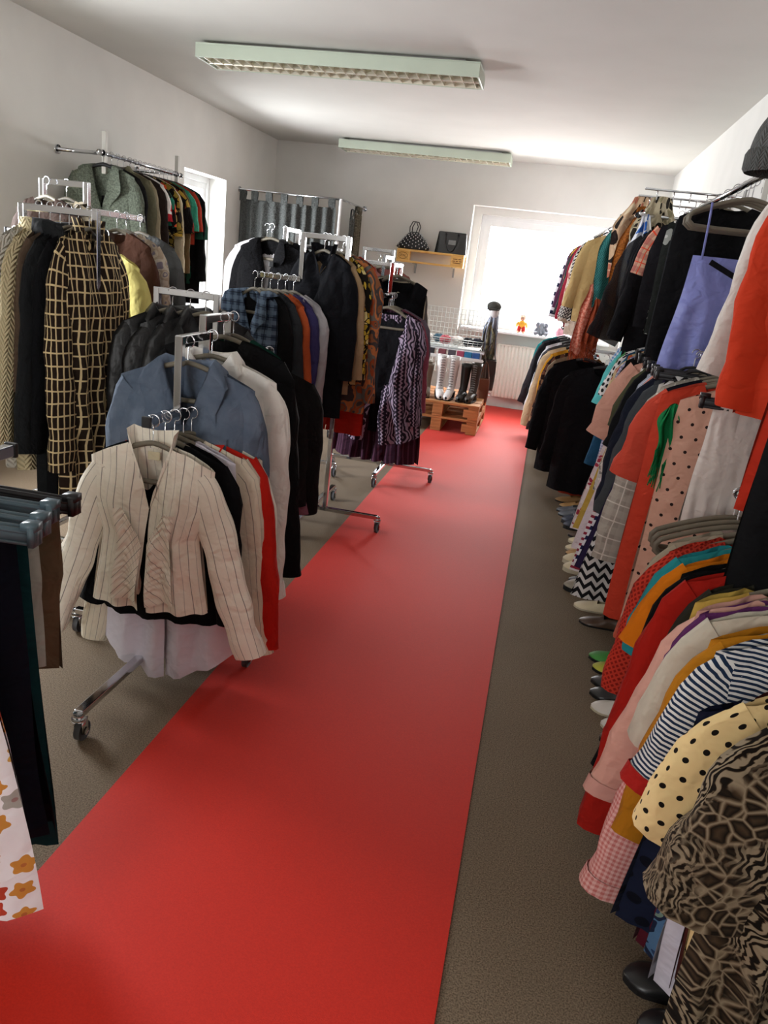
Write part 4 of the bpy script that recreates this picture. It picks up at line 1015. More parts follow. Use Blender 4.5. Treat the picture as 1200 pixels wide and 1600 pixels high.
# low hanging skirts and trousers under the middle row
for y, x, nm, lab, mt, L in (
    (4.2, .46, 'trousers', 'pink flower print trousers above the shoes', fabric('blobs', '#e3d8dc', ['#a83a52', '#e3d8dc', '#efe9ea'], 45.0), .52),
    (4.05, .47, 'trousers', 'pale yellow trousers above the shoes', solid('#c9a94f'), .46),
    (3.8, .50, 'skirt', 'white skirt above the grey sneakers', solid('#d9cfd4'), .50),
    (3.65, .49, 'skirt', 'red and navy striped skirt above the shoes', fabric('hstripe', '#d9d4d6', '#8b2a3c', .03, .45), .56),
    (3.35, .52, 'skirt', 'black and white jagged print skirt', fabric('chevron', '#1a1a1d', '#c8c6c4', .025, .045), .57),
    (3.5, .50, 'skirt', 'white skirt with navy bars', fabric('hstripe', '#dcdce4', '#20264a', .05, .4), .46),
    (2.62, .615, 'trousers', 'white cotton trousers hanging below the coral dress', solid('#d8d0ca'), .42),
    (3.40, .55, 'skirt', 'deep violet skirt beside the grey checked dress', solid('#2a2140'), .45)):
    wc = 'cotton' in lab
    garment(nm, lab, nm, mt, (x+.03 if wc else .635, y, 1.298), rnd.uniform(-4, 4), 'low skirts and trousers at right', hang='black', hkind='clamp', flat=True,
        W=.08 if wc else .12, L=L if wc else L+.46, hem=.10 if wc else .325, chest=.085 if wc else .14, waist=.09 if wc else .23, sl=0, D=.03, nw=.05)
# ---- near lower row
for i, (y, lab) in enumerate(((2.41, 'farthest'), (2.36, 'middle'), (2.31, 'nearest'))):
    hanger((.65, y, .968), radians(6), .215, lab+' of three spare taupe hangers in right foreground')
row([
 (2.25, 'top', 'sage green and coral layered top on lowest rail', fabric('hstripe', '#a39a86', '#b4553e', .3, .25), dict(L=.6, sl=.3, cuff=.08, sa=12)),
 (2.19, 'top', 'red crochet top with lattice sleeve', fabric('lattice', '#c23a2a', '#8a2018', .018), dict(L=.6, sl=.42, sr=.085, cuff=.075, sa=18, dx=-.01)),
 (2.13, 'top', 'teal short-sleeved top beside the orange one', solid('#2a8d94'), dict(L=.55, sl=.26, sr=.085, cuff=.085, sa=20)),
 (2.06, 'top', 'bright orange top on the lowest rail', solid('#d57614'), dict(L=.5, sl=.22, sr=.085, cuff=.085, sa=22)),
 (1.99, 'cardigan', 'long black cardigan in the right foreground', solid('#0d0d0f'), dict(L=.62, sl=.6, sa=15, sr=.075, cuff=.055)),
 (1.93, 'cardigan', 'long red cardigan in the right foreground', solid('#a71f16'), dict(L=.72, sl=.72, sa=14, sr=.085, cuff=.06, W=.215)),
 (1.875, 'jacket', 'dark olive jacket beside the red cardigan', solid('#2c2b23'), dict(L=.34, sl=.2, W=.17, cuff=.065)),
 (1.825, 'top', 'yellow ribbed top on the lowest rail', solid('#bfa24f'), dict(L=.45, sl=.0, nw=.1)),
 (1.775, 'blouse', 'blush pink blouse with folded cuff in right foreground', solid('#d9a596'), dict(L=.6, sl=.52, sa=19, sr=.078, cuff=.06, W=.21, cuffs=solid('#d3a094'))),
 (1.725, 'top', 'purple top between pale blouses', solid('#5b2a5c'), dict(L=.5, sl=.18, cuff=.075)),
 (1.68, 'blouse', 'ivory blouse beside the purple top', solid('#c9c1b0'), dict(L=.5, sl=.3, sr=.085, cuff=.075, sa=16)),
 (1.635, 'blouse', 'pink gingham blouse with cuff reaching into the aisle', fabric('gingham', '#e2b3ad', '#c7736e', .012), dict(L=.55, dz=-.13, W=.195, sl=.56, sa=17, sr=.075, cuff=.065, cuffs=fabric('gingham', '#e2b3ad', '#c7736e', .012))),
 (1.595, 'blouse', 'mustard blouse in the right foreground', solid('#b5761a'), dict(L=.68, sl=.5, sa=11)),
 (1.55, 'top', 'navy and white striped top with red cuff', fabric('hstripe', '#d6d6d4', '#20304a', .011, .5), dict(L=.5, sl=.34, sr=.075, cuff=.065, sa=19, cuffs=solid('#a8221d'))),
 (1.51, 'dress', 'dark navy dress with black spots in right foreground', fabric('dots', '#161c30', '#0a0d18', .05, .25), dict(L=.62, dz=-.12, sl=0, W=.2, hem=.27, dx=-.02)),
 (1.475, 'dress', 'burgundy dress in the right foreground', solid('#4e1422'), dict(L=.66, dz=-.12, sl=0, W=.18, hem=.235)),
 (1.44, 'dress', 'blue paisley dress in the right foreground', fabric('paisley', ['#2a3a5a', '#4a6a8a', '#1a2238', '#6a7f74'], 30.0), dict(L=.68, dz=-.1, sl=0, W=.17, hem=.215)),
 (1.405, 'skirt', 'long white cotton skirt in the right foreground', solid('#c9c5d2'), dict(L=.74, dz=-.06, sl=0, W=.17, hem=.2, fold=.025)),
 (1.37, 'dress', 'brown dress beside the long white skirt', solid('#3f1a16'), dict(L=.78, sl=0, W=.17, hem=.17)),
 (1.335, 'blouse', 'cream blouse with black polka dots', fabric('dots', '#dcc08a', '#16120f', .03, .17), dict(L=.72, sl=.27, sr=.095, cuff=.10, sa=26, W=.205, hem=.17)),
 (1.27, 'blouse', 'sheer brown animal print blouse in right foreground', fabric('animal', '#15100c', '#463626', '#8b7c66', 25.0), dict(L=.85, sl=.32, sr=.11, cuff=.12, sa=22, W=.2, hem=.24, D=.08, fold=.03, nf=6, res=2, dx=.03)),
], .66, .968, 'clothes on the lowest rail in the right foreground', yaw=(-4, 8))

# ------------------------------------------------------------------ fitting room curtains
M_curt = fabric('tweed', '#525452', '#3a3c3b', 70)
M_curt2 = fabric('tweed', '#6b6455', '#4a453b', 70)
def curtain_frame():
    r = thing('curtain_rail', 'chrome tube frame of the corner fitting room', 'curtain rail', (-2.27, 8.2, 0))
    MB().cyl((-.555, 0, 2.075), .011, 1.11, 'x', 10).build('front_tube', M_chrome, r, True)
    MB().cyl((0, .535, 2.075), .011, 1.07, 'y', 10).build('side_tube', M_chrome, r, True)
    MB().cyl((0, 0, 1.04), .014, 2.08, 'z', 12).build('corner_post', M_pvc, r, True)
    for p, ax in (((-1.103, 0, 2.075), 'x'), ((0, 1.06, 2.075), 'y')): MB().cyl(p, .028, .012, ax, 14).build('wall_flange', M_chrome, r, True)
curtain_frame()
def curtain(label, p0, p1, mat, tabs, ztop, zb=.06, amp=.035, nw=9, grp=None):
    p0, p1 = Vector(p0), Vector(p1); L = (p1-p0).length; t = (p1-p0).normalized(); nrm = Vector((t.y, -t.x, 0))
    r = thing('curtain', label, 'curtain', (p0.x, p0.y, 0))
    n, k = 120, 14; P = np.zeros((n+1, k+1, 3)); UV = np.zeros((n+1, k+1, 2))
    def pt(q, z):
        h = (ztop-z)/(ztop-zb)
        a = amp*(.55+.45*h)*sin(q*nw*2*pi+.6*sin(q*9)+.5*h)
        return t*(q*L)+nrm*a+Vector((0, 0, z))
    for i in range(n+1):
        for j in range(k+1):
            z = ztop-(ztop-zb)*j/k; P[i, j] = pt(i/n, z); UV[i, j] = (i/n*L*1.6, z)
    MB().grid(P, UV).build('drape', mat, r, True)
    for q in tabs:
        w = .035; m_ = MB()
        A = []
        for s in (-1, 1):
            b = t*(q*L+s*w)
            y0 = pt(q, ztop-.01)-t*(q*L)-Vector((0, 0, ztop-.01))
            row_ = [b+y0+Vector((0, 0, ztop-.02)), b-nrm*-.016+Vector((0, 0, ztop+.05)), b+nrm*.014+Vector((0, 0, ztop+.085)), b+Vector((0, 0, ztop+.098)), b-nrm*.014+Vector((0, 0, ztop+.085)), b-nrm*.016+Vector((0, 0, ztop+.05)), b+y0-nrm*.004+Vector((0, 0, ztop-.02))]
            A.append(row_)
        m_.grid(np.array(A)); m_.build('tab', mat, r, True)
curtain('grey tab-top curtain closing the fitting room', (-3.36, 8.2, 0), (-2.31, 8.2, 0), M_curt, [.03, .15, .3, .46, .62, .78, .95], 1.985)
curtain('gathered grey-brown curtain against the end wall', (-2.27, 8.86, 0), (-2.27, 9.12, 0), M_curt2, [.2, .5, .8], 1.985, amp=.05, nw=3)
curtain('narrow dark curtain panel beside the gathered curtain', (-2.27, 8.62, 0), (-2.27, 8.83, 0), M_curt, [.5], 1.93, amp=.03, nw=2)

# ------------------------------------------------------------------ pallet shelf with two handbags
def plank(a, b, mat, root, nm): return bevel(MB().box2(a, b).build(nm, mat, root), .003)
def text_mesh(body, size, mat, root, loc, rot, nm):
    cu = bpy.data.curves.new(nm, 'FONT'); cu.body = body; cu.size = size; cu.align_x = 'CENTER'; cu.align_y = 'CENTER'; cu.extrude = .0006
    tmp = bpy.data.objects.new(nm, cu); COL.objects.link(tmp)
    me = bpy.data.meshes.new_from_object(tmp.evaluated_get(bpy.context.evaluated_depsgraph_get()))
    bpy.data.objects.remove(tmp); me.materials.append(mat); o = link(nm, me, root); o.location = loc; o.rotation_euler = rot; return o
M_stamp = plain('burnt_stamp', '#6e3f14', .8)
SX0, SX1, SZ = -1.80, -1.03, 1.545
def shelf():
    r = thing('pallet_shelf', 'wall shelf cut from the end of a pine pallet', 'shelf', (SX0, YB, SZ)); w = SX1-SX0; d = .2
    plank((0, -d, .122), (w, -d+.098, .144), M_pallet, r, 'top_board'); plank((0, -d+.104, .122), (w, 0, .144), M_pallet, r, 'top_board')
    plank((0, -d, 0), (w, -d+.1, .022), M_pallet, r, 'bottom_board')
    plank((0, -d+.002, .022), (.145, -d+.1, .122), M_pallet, r, 'block'); plank((w-.145, -d+.002, .022), (w, -d+.1, .122), M_pallet, r, 'block')
    ring = MB().tube([(.072+.054*cos(t), -d+.0015, .072+.034*sin(t)) for t in np.linspace(0, 2*pi, 32, endpoint=False)], .0025, 6, closed=True)
    ring.build('stamp_oval', M_stamp, r, True)
    text_mesh('EPAL', .036, M_stamp, r, (.072, -d+.0012, .072), (pi/2, 0, 0), 'stamp_lettering')
    q = MB()
    for (x, z, l) in ((w-.12, .092, .05), (w-.06, .092, .035), (w-.125, .07, .03), (w-.085, .07, .022), (w-.05, .07, .03), (w-.12, .05, .09)): q.box((x+l/2, -d+.0015, z), (l, .0015, .009))
    q.build('stamp_mark', M_stamp, r)
    for x in (.2, w-.12):
        b = MB(); b.box((x, -.006, -.05), (.02, .012, .12)); b.box((x, -.09, -.004), (.02, .18, .008)); b.build('bracket', M_steel, r)
shelf()
M_bagblk = plain('black_woven_bag', '#141416', .5, bump=.3, bscale=90)
M_patent = plain('black_patent_leather', '#101113', .16, spec=.7)
def studded_bag():
    r = thing('handbag', 'black pouch handbag with silver studs on the shelf', 'handbag', (-1.635, YB-.105, SZ+.144))
    n, k = 28, 10; P = np.zeros((k+1, n, 3)); L = []
    for i in range(k+1):
        q = i/k; rx = .165*(1-q)**.75+.045; ry = .07*(1-q)**.6+.02
        if i == 0: rx, ry = .17, .08
        for j in range(n):
            b = 2*pi*j/n; g = 1+.05*q*sin(7*b)
            P[i, j] = (rx*g*cos(b), ry*g*sin(b), .19*q+.002); L.append(P[i, j])
    MB().grid(P, close=True).build('pouch', M_bagblk, r, True)
    s = MB(); R = random.Random(3)
    for i in range(1, k, 1):
        for j in range(n):
            if P[i, j][1] < .01 and (i+j) % 2 == 0: s.ball(tuple(P[i, j]), (.0085, .006, .008), 6, 4)
    s.build('stud', M_chrome, r, True)['kind'] = 'stuff'
    for dy, dx in ((-.012, -.012), (.012, .012)):
        MB().tube([(-.045+dx, dy, .17), (-.048+dx, dy, .24), (-.02+dx, dy, .30), (.02+dx, dy, .30), (.045+dx, dy, .25), (.025+dx, dy, .17)], .0055, 8).build('handle', M_bagblk, r, True)
studded_bag()
def tote():
    r = thing('handbag', 'shiny black leather tote with silver plate on shelf', 'handbag', (-1.20, YB-.105, SZ+.144))
    n, k = 32, 10; P = np.zeros((k+1, n, 3))
    for i in range(k+1):
        q = i/k; rx = .185-.025*q; ry = .06*(1-.75*q)+.006
        for j in range(n):
            b = 2*pi*j/n; ex = lambda v: math.copysign(abs(v)**.6, v)
            P[i, j] = (rx*ex(cos(b)), ry*ex(sin(b)), .225*q+.002)
    MB().grid(P, close=True).build('body', M_patent, r, True)
    MB().box((.01, -.05, .12), (.085, .008, .05)).build('front_plate', plain('grey_plate', '#6d6c6a', .3, metal=.6), r)
    MB().box((0, 0, .226), (.3, .02, .012)).build('zip_edge', M_bagblk, r)
    MB().tube([(-.07, -.03, .215), (-.065, -.06, .12), (-.035, -.07, .04), (0, -.072, .02), (.035, -.07, .04), (.065, -.06, .12), (.07, -.03, .215)], .004, 8).build('handle', M_bagblk, r, True)
    for s in (-1, 1): MB().cyl((s*.07, -.026, .205), .012, .008, 'y', 12).build('ring', M_chrome, r, True)
tote()

# ------------------------------------------------------------------ toys on the sill
SY = YB-.0
def doll():
    r = thing('toy_figure', 'small doll in yellow top and red trousers on sill', 'toy', (-.28, SY, .915))
    MB().ball((0, 0, .098), (.042, .034, .045)).build('torso', plain('toy_yellow', '#d99a2c', .9), r, True)
    for s in (-1, 1):
        MB().tube([(s*.02, 0, .07), (s*.026, -.012, .03), (s*.03, -.02, .012)], [.024, .022, .02], 10).build('leg', plain('toy_red', '#b8231c', .9), r, True)
        MB().tube([(s*.036, 0, .115), (s*.055, -.01, .095), (s*.058, -.02, .07)], [.014, .013, .012], 8).build('arm', plain('toy_yellow2', '#d9a64a', .9), r, True)
        MB().ball((s*.032, -.032, .011), (.017, .026, .012)).build('foot', plain('toy_skin', '#d8a488', .9), r, True)
    h = MB().ball((0, -.004, .168), .031).build('head', plain('toy_skin2', '#c99a82', .9), r, True)
    MB().ball((0, .006, .178), (.034, .032, .028)).build('hair', plain('toy_hair', '#7d6a5c', .95), h, True)
    e = MB()
    for s in (-1, 1): e.ball((s*.011, -.033, .172), .0035, 6, 4)
    e.build('eyes', M_black, h, True)
doll()
def plush():
    m_ = plain('grey_plush', '#7f838c', .95, bump=.4, bscale=140); r = thing('plush_animal', 'grey plush animal with floppy ears on sill', 'toy', (-.05, SY-.01, .915))
    MB().ball((0, 0, .05), (.05, .042, .055)).build('body', m_, r, True)
    h = MB().ball((0, -.012, .115), (.037, .034, .036)).build('head', m_, r, True)
    MB().tube([(0, -.04, .115), (0, -.06, .09), (0, -.066, .055), (0, -.062, .03)], [.016, .014, .011, .009], 10).build('snout', m_, h, True)
    for s in (-1, 1):
        MB().ball((s*.045, 0, .115), (.026, .008, .03)).build('ear', m_, h, True)
        MB().tube([(s*.03, -.01, .04), (s*.055, -.04, .022), (s*.06, -.06, .018)], [.024, .022, .02], 10).build('leg', m_, r, True)
        MB().tube([(s*.04, 0, .085), (s*.07, -.015, .05), (s*.075, -.03, .03)], [.016, .015, .014], 10).build('arm', m_, r, True)
plush()
def jug():
    m_ = plain('pink_ceramic', '#c98a98', .3); r = thing('jug', 'round pink ceramic jug on the sill', 'jug', (.16, SY, .915))
    prof = [(.034, 0), (.052, .02), (.058, .05), (.05, .08), (.035, .098), (.036, .11), (.031, .11), (.030, .09)]
    MB().grid(np.array([[(p[0]*cos(a), p[0]*sin(a), p[1]) for a in np.linspace(0, 2*pi, 24, endpoint=False)] for p in prof]), close=True).build('body', m_, r, True)
    MB().tube([(.045, 0, .09), (.078, 0, .085), (.083, 0, .055), (.055, 0, .03)], .007, 8).build('handle', m_, r, True)
jug()

# ------------------------------------------------------------------ pallet stack with boots
PX0, PX1, PY0 = -1.30, -.50, 7.42
def pallet(z, lab):
    r = thing('pallet', lab, 'pallet', (PX0, PY0, z), group='stacked wooden pallets'); w = PX1-PX0; d = 1.0
    for i in range(5): plank((0, i*.2+.0, .122), (w, i*.2+.17, .144), M_pallet_old, r, 'deck_board')
    for x in (0, w/2-.05, w-.1): plank((x, 0, .100), (x+.1, d, .121), M_pallet_old, r, 'stringer_board'); plank((x, 0, 0), (x+.1, d, .021), M_pallet_old, r, 'bottom_board')
    for x in (0, w/2-.05, w-.145):
        for y in (0, d/2-.05, d-.1): plank((x, y, .0215), (x+.145 if x != w/2-.05 else x+.1, y+.1, .0995), M_pallet_old, r, 'block')
pallet(.0065, 'lower pallet of the stack on the red runner')
pallet(.1515, 'upper pallet of the stack under the boots')
PT = .296
def boot(label, loc, rz, h, mat, sole=None, heel=.03, laces=None, w=.045, lean=0.0, grp='boots on the pallet'):
    r = thing('boot', label, 'boot', loc, 0, grp, rot=(lean, 0, radians(rz)))
    sole = sole or M_black
    # shaft and foot: one swept surface, toe towards -y
    n = 16; rows = []
    def ring(cx, cy, cz, rx, ry, tilt):
        return [(cx+rx*cos(b), cy+ry*sin(b)*cos(tilt), cz+ry*sin(b)*sin(tilt)) for b in np.linspace(0, 2*pi, n, endpoint=False)]
    R = [ring(0, -.19, .03, .012, .012, 1.5), ring(0, -.182, .035, .033, .028, 1.45), ring(0, -.14, .042, .042, .036, 1.35), ring(0, -.09, .055, .040, .046, 1.1), ring(0, -.04, .085, .040, .062, .6)]
    for q in np.linspace(0, 1, 7): R.append(ring(0, .0+.012*q, .13+(h-.13)*q, w*(.85+.35*q), w*(1.05+.35*q), 0))
    R.append(ring(0, .012, h-.01, w*1.1, w*1.3, 0))
    MB().grid(np.array(R), close=True).build('upper', mat, r, True)
    MB().tube([(0, .03, .07), (0, .035, .03), (0, .035, .0)], [.04, .038, .03], 12).build('heel', sole, r, True)
    s = MB(); o = [(-.03, .06), (-.036, 0), (-.042, -.1), (-.036, -.165), (0, -.197), (.036, -.165), (.042, -.1), (.036, 0), (.03, .06)]
    V = [(x, y, 0) for x, y in o]+[(x, y, .014) for x, y in o]; m_ = len(o)
    s.pts(V, [tuple(range(m_))[::-1], tuple(range(m_, 2*m_))]+[(i, (i+1) % m_, m_+(i+1) % m_, m_+i) for i in range(m_)])
    s.build('sole', sole, r)
    if laces:
        q = MB(); k = 13
        for i in range(k):
            z = .10+(h-.12)*i/(k-1); yy = -.052-.012*(i/(k-1))-(.04 if i == 0 else 0)
            q.tube([(-.02, yy+.004, z), (0, yy-.006, z+.004), (.02, yy+.004, z)], .0028, 5)
        q.build('lacing', laces, r, True)
    return r
M_wboot = plain('white_boot_leather', '#e2dfdd', .4); M_bboot = plain('black_boot_leather', '#1a1816', .4); M_brboot = plain('dark_brown_boot_leather', '#3a2e25', .45); M_tboot = plain('taupe_boot_leather', '#6e6152', .6)
boot('left one of the white lace-up boots on pallet', (-.94, 7.66, PT), 14, .42, M_wboot, laces=M_black)
boot('right one of the white lace-up boots on pallet', (-.82, 7.66, PT), -6, .42, M_wboot, laces=M_black, lean=.0)
boot('taupe boot left of the white boots', (-1.07, 7.66, PT), 10, .33, M_tboot)
boot('black boot between white and brown boots', (-.70, 7.68, PT), -4, .36, M_bboot)
boot('dark brown boot beside the black boot', (-.60, 7.68, PT), -10, .38, M_brboot, laces=M_steel)
boot('black boot behind the taupe boot', (-1.16, 7.74, PT), 4, .36, M_bboot)
# tray table with baskets behind the boots
def basket(label, loc, sx, sy, h, mat, wires=True):
    r = thing('basket', label, 'basket', loc)
    m_ = MB()
    for k in range(5):
        f = 1-.04*(4-k)/4
        m_.tube([(sx*f, sy*f, h*k/4), (-sx*f, sy*f, h*k/4), (-sx*f, -sy*f, h*k/4), (sx*f, -sy*f, h*k/4)], .0045 if k in (0, 4) else .0025, 5, closed=True)
    m_.build('rim_wires', mat, r, True)
    m_ = MB(); nx = 14
    for i in range(nx+1):
        x = -sx+2*sx*i/nx
        for s in (-1, 1): m_.tube([(x*.96, s*sy*.96, 0), (x, s*sy, h)], .002, 4)
        m_.tube([(x*.96, -sy*.96, 0), (x*.96, sy*.96, 0)], .002, 4)
    m_.build('upright_wires', mat, r, True)
    MB().box((0, 0, -.002), (2*sx*.95, 2*sy*.95, .006)).build('bottom', mat, r)
M_wire = plain('pale_wire', '#c4c9c6', .35, metal=.3)
def table():
    r = thing('display_table', 'low white display table behind the boots', 'table', (-.95, 8.22, PT)); h = .44
    MB().box((0, 0, h), (.74, .36, .025)).build('tabletop', M_pvc, r)
    for sx in (-1, 1):
        for sy in (-1, 1): MB().box((sx*.34, sy*.15, h/2-.007), (.025, .025, h-.014)).build('leg', M_pvc, r)
table()
TZ = PT+.455
basket('pale wire basket on the display table', (-.95, 8.2, TZ+.006), .35, .16, .09, M_wire)
for i, (x, c_, lab, y) in enumerate(((-1.2, '#d9d3cf', 'rolled white cloth in the wire basket', 8.18), (-1.08, '#3b5a6a', 'rolled blue cloth in the wire basket', 8.22), (-1.0, '#b35a62', 'rolled pink cloth in the wire basket', 8.14), (-.88, '#e6e2dc', 'crumpled cream cloth in the wire basket', 8.2), (-.76, '#17181c', 'rolled black cloth in the wire basket', 8.16), (-.67, '#2b2d3a', 'rolled navy cloth in the wire basket', 8.2))):
    o = MB().ball((0, 0, 0), (.062, .08, .045), 16, 10).build('folded_cloth', solid(c_)); o.location = (x, y, TZ+.075)
    md = o.modifiers.new('crumple', 'DISPLACE'); tx = bpy.data.textures.new('crumple', 'CLOUDS'); tx.noise_scale = .03; md.texture = tx; md.strength = .03
    o['label'] = lab; o['category'] = 'cloth'; o['group'] = 'cloths in the wire basket'
for i, (x, c_, lab) in enumerate(((-1.12, '#26242c', 'dark box'), (-1.0, '#7a3a44', 'wine red box'), (-.9, '#4a4650', 'grey box'), (-.81, '#a0405a', 'pink box'), (-.73, '#1f6f9a', 'sky blue box'), (-.65, '#24508c', 'royal blue box'))):
    o = bevel(MB().box((0, 0, .035), (.075, .06, .07)).build('small_box', plain('carton_'+lab.split()[0]+str(i), c_, .5)), .003); o.location = (x, 8.01, TZ-.082)
    o['label'] = 'small '+lab+' under the wire basket front'; o['category'] = 'box'; o['group'] = 'small boxes in a row'
r = thing('box_ledge', 'narrow white ledge carrying the small boxes', 'ledge', (-.9, 8.0, TZ-.09))
MB().box((0, 0, 0), (.66, .1, .012)).build('board', M_pvc, r); MB().box((0, -.052, .012), (.66, .006, .03)).build('front_lip', M_pvc, r)
for s in (-1, 1): MB().box((s*.3, .0, -.186), (.02, .03, .36)).build('support', M_pvc, r)
def wire_grid():
    r = thing('wire_grid_panel', 'pale wire grid panel standing behind the pallet', 'grid panel', (-1.42, 8.52, .0)); W, H0, H1 = .85, .45, 1.13
    v = MB(); h = MB(); n = 20
    for i in range(n+1): v.tube([(W*i/n, 0, H0), (W*i/n, 0, H1)], .0028, 5)
    for i in range(14): z = H0+(H1-H0)*i/13; h.tube([(0, .004, z), (W, .004, z)], .0028, 5)
    v.build('vertical_wire', M_wire, r, True); h.build('horizontal_wire', M_wire, r, True)
    for x in (.02, W-.02): MB().box((x, .01, H0/2), (.02, .02, H0)).build('foot_post', M_wire, r)
wire_grid()
# stand with cap, scarf and bags
def stand():
    r = thing('display_stand', 'slim stand with scarves beside the radiator', 'display stand', (-.55, 8.3, .297))
    MB().cyl((0, 0, .43), .012, .85, n=10).build('pole', M_chrome, r, True)
    MB().cyl((0, 0, .008), .09, .016, n=20).build('foot', M_chrome, r, True)
    MB().ball((0, 0, .87), (.06, .07, .09)).build('head_form', M_pvc, r, True)
stand()
r = thing('cap', 'dark grey cap on top of the stand', 'cap', (-.56, 8.29, 1.205)); MB().ball((0, 0, 0), (.075, .08, .055), 16, 10).build('crown', solid('#4a4a46'), r, True); MB().ball((0, -.06, -.025), (.07, .05, .012)).build('peak', solid('#454541'), r, True)
scarf('scarf', 'blue and white striped scarf around the stand', fabric('vstripe', '#c9ccd2', '#5a7196', .03, .4), (-.55, 8.28, 1.12), 10, W=.08, L=.42, hem=.07, D=.07)
scarf('scarf', 'olive print scarf hanging down the stand', fabric('blobs', '#7d7a66', ['#8e8468', '#5c5a50', '#a59c7c'], 25.0), (-.56, 8.25, 1.04), 0, W=.07, L=.42, hem=.07, D=.06)
def hangbag(label, loc, c_, sx, h, rz=0):
    r = thing('shoulder_bag', label, 'bag', loc, radians(rz), 'bags hanging from the stand')
    m_ = plain('bag_'+c_[1:], c_, .6, bump=.2)
    n = 20; P = np.array([[(sx*(1+.12*sin(q*pi))*math.copysign(abs(cos(b))**.6, cos(b)), .045*(.5+.5*q)*math.copysign(abs(sin(b))**.6, sin(b)), -h*q) for b in np.linspace(0, 2*pi, n, endpoint=False)] for q in (0, .15, .4, .7, .93, 1)]+[[(0, 0, -h)]*n])
    MB().grid(P, close=True).build('body', m_, r, True)
    MB().box((0, -.048, -h*.25), (sx*1.7, .012, h*.45)).build('flap', m_, r)
    MB().tube([(-sx*.9, 0, -.01), (-sx*.4, 0, .12), (0, 0, .17), (sx*.4, 0, .12), (sx*.9, 0, -.01)], .006, 6).build('strap', m_, r, True)
hangbag('dark brown shoulder bag hanging by the radiator', (-.52, 8.18, .68), '#3c332e', .075, .32, 20)
hangbag('grey brown shoulder bag hanging nearest the boots', (-.60, 8.1, .64), '#57493e', .065, .30, -10)
hangbag('rust brown bag hanging lowest beside the pallet', (-.53, 8.0, .50), '#6d4028', .055, .24, 5)

# ------------------------------------------------------------------ shoes along the right wall
def shoe(label, toe, rz, mat, kind='flat', sole=None, inner=None, L=.25, grp='shoes in a row under the clothes', detail=None):
    """toe tip at toe, pointing along local -x"""
    r = thing('shoe', label, 'shoe', (toe[0], toe[1], 0.0005), radians(rz), grp)
    sole = sole or M_black; inner = inner or plain('insole', '#8c7b66', .8)
    st = {'flat': .010, 'sneaker': .024, 'heel': .010, 'loafer': .014, 'sandal': .014}[kind]
    hl = .045 if kind == 'heel' else 0
    W = lambda t: .045*(min(1, (t/.16))**.5)*(1-.22*math.exp(-((t-.62)/.2)**2))*(1 if t < .9 else max(.45, 1-((t-.9)/.1)**2*.5))
    lift = lambda t: hl*sst(.45, .85, np.array(t))
    ts = list(np.linspace(.0, 1, 17)); ts[0] = .006
    # sole
    s = MB(); top = []; bot = []
    for t in ts: top.append([(L*t, -W(t), st+float(lift(t))), (L*t, W(t), st+float(lift(t)))]); bot.append([(L*t, -W(t)*.96, float(lift(t))), (L*t, W(t)*.96, float(lift(t)))])
    P = np.array([[b[0], a[0], a[1], b[1]] for a, b in zip(top, bot)]); s.grid(P, close=True)
    s.f.append((0, 1, 2, 3)); k = (len(ts)-1)*4; s.f.append((k+3, k+2, k+1, k)); s.build('sole', sole, r)
    if kind == 'heel': MB().tube([(L*.88, 0, hl+.008), (L*.90, 0, 0)], [.026, .014], 10).build('heel', sole, r, True)
    # upper
    op = .40 if kind != 'sneaker' else .46; H = {'flat': .045, 'sneaker': .07, 'heel': .05, 'loafer': .055, 'sandal': .04}[kind]
    n = 17; rows = []; opened = []
    for t in ts:
        h = H*(min(1, t/.3)**.6)*(.62 if t < .25 else .62+.38*float(sst(.25, .6, np.array(t)))); w = W(t)*1.0; z0 = st+float(lift(t))
        isop = op < t < .95; row_ = []
        for j in range(n):
            u = j/(n-1)*2-1
            if isop: ph = (pi/2-.55)*(1-abs(u)) ; x_ = math.copysign(1, u if u else 1)*cos(ph*.9)
            else: ph = pi/2*(1-abs(u)); x_ = math.copysign(cos(ph), u)
            row_.append((L*t, w*x_*1.02, z0+max(.004, h)*sin(ph if not isop else pi/2*(1-abs(u)))))
        rows.append(row_); opened.append(isop)
    mb = MB(); mb.grid(np.array(rows), skip=lambda i, j: opened[i] and opened[min(i+1, len(ts)-1)] and j in (n//2-1, n//2))
    mb.build('upper', mat, r, True)
    q = MB(); P = np.array([[(L*t, -W(t)*.8, st+.004+float(lift(t))), (L*t, W(t)*.8, st+.004+float(lift(t)))] for t in ts]); q.grid(P); q.build('insole', inner, r)
    if kind == 'sneaker':
        l = MB()
        for i in range(4): x = L*(.3+.05*i); l.tube([(x, -.018, .062+.004*i), (x, 0, .07+.005*i), (x, .018, .062+.004*i)], .003, 5)
        l.build('laces', M_pvc, r, True)
    if detail:
        b = MB()
        for (dx, dy) in ((.05, -.012), (.05, .012), (.07, -.02), (.07, .02)): b.ball((dx, dy, .052), .005, 8, 6)
        b.build('stud', detail, r, True)
L_ = lambda n, c, r=.5: plain('shoe_'+n, c, r)
tan, gry, nav, crm, wht, blk, brn = L_('tan', '#b48a55'), L_('grey', '#5e6066'), L_('navy', '#1d2436'), L_('cream', '#d6c6a4'), L_('white', '#cfc9c0', .4), L_('black', '#141416', .35), L_('brown', '#4a3424', .4)
M_gold = plain('gold_stud', '#d6b266', .25, metal=1)
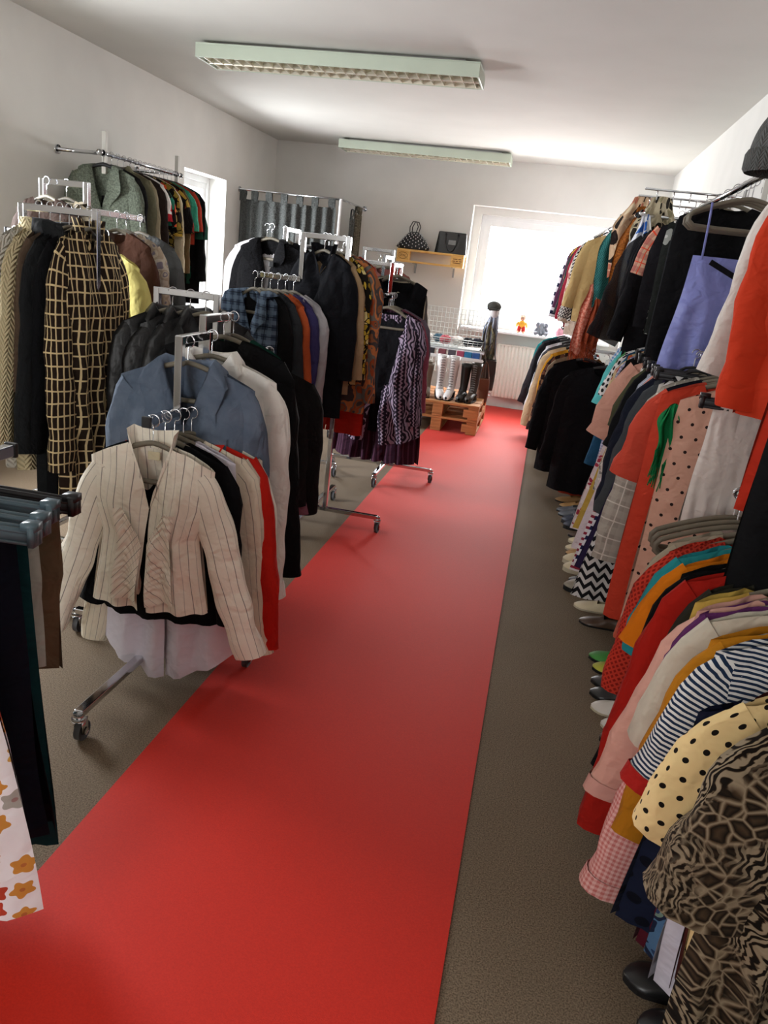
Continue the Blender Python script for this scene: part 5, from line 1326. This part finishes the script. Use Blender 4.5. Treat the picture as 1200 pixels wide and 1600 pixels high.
SH = [(.27, 5.56, tan, 'flat', 'farthest tan flat shoe under the coats'), (.30, 5.42, tan, 'flat', 'second tan flat shoe from the far end'), (.28, 5.30, gry, 'flat', 'grey flat shoe beside the tan pair'), (.29, 5.20, gry, 'flat', 'second grey flat shoe before the navy sneaker'),
 (.31, 5.04, nav, 'sneaker', 'navy sneaker with pink inside'), (.32, 4.92, nav, 'sneaker', 'second navy sneaker nearer the viewer'), (.35, 4.76, brn, 'sandal', 'brown strap sandal after the navy sneakers'), (.35, 4.64, crm, 'sandal', 'cream strap sandal after the brown one'),
 (.33, 4.50, crm, 'flat', 'pale beige ballet flat'), (.33, 4.40, tan, 'heel', 'tan and black heeled shoe'), (.31, 4.26, crm, 'sneaker', 'farther cream canvas shoe'), (.31, 4.13, crm, 'sneaker', 'nearer cream canvas shoe'), (.34, 3.97, gry, 'flat', 'slate flat shoe before the spotted sneakers'),
 (.31, 3.85, L_('taupe', '#8e8576'), 'sneaker', 'taupe sneaker with dark sole'), (.36, 3.64, crm, 'flat', 'cream flat shoe below the white skirt'), (.38, 3.46, brn, 'flat', 'brown flat shoe below the striped skirt'),
 (.41, 3.10, L_('green', '#3f8f3a'), 'sandal', 'green and yellow striped sandal'), (.42, 3.00, L_('yellow', '#b5b53a'), 'sandal', 'yellow green sandal beside the black shoes'), (.41, 2.89, blk, 'flat', 'farther black slip-on shoe below patterned skirt'), (.40, 2.79, blk, 'flat', 'nearer black slip-on shoe before white pumps'),
 (.40, 2.68, wht, 'heel', 'farther of the two off-white pumps'), (.43, 2.57, wht, 'heel', 'nearer of the two off-white pumps'), (.42, 2.47, brn, 'loafer', 'brown loafer with gold studs'), (.44, 2.37, brn, 'loafer', 'second brown loafer half hidden by black cardigan'),
 (.41, 2.17, blk, 'heel', 'black heel below the red cardigan'), (.41, 2.05, blk, 'heel', 'second black heel below the red cardigan'), (.39, 1.94, blk, 'loafer', 'shiny black loafer beside pink gingham'), (.41, 1.84, blk, 'loafer', 'second shiny black loafer beside pink gingham'), (.42, 1.48, blk, 'loafer', 'black shoe below the burgundy dress'), (.44, 1.36, blk, 'loafer', 'black shoe at the bottom right foreground')]
for i, (x, y, mt, kd, lab) in enumerate(SH):
    shoe(lab, (x, y), rnd.uniform(-8, 6), mt, kd, sole=(M_black if mt not in (crm, wht) else plain('pale_sole', '#b9ad95', .7)), detail=M_gold if 'gold' in lab else None, inner=plain('pink_insole', '#8a3048', .8) if 'pink' in lab else None)
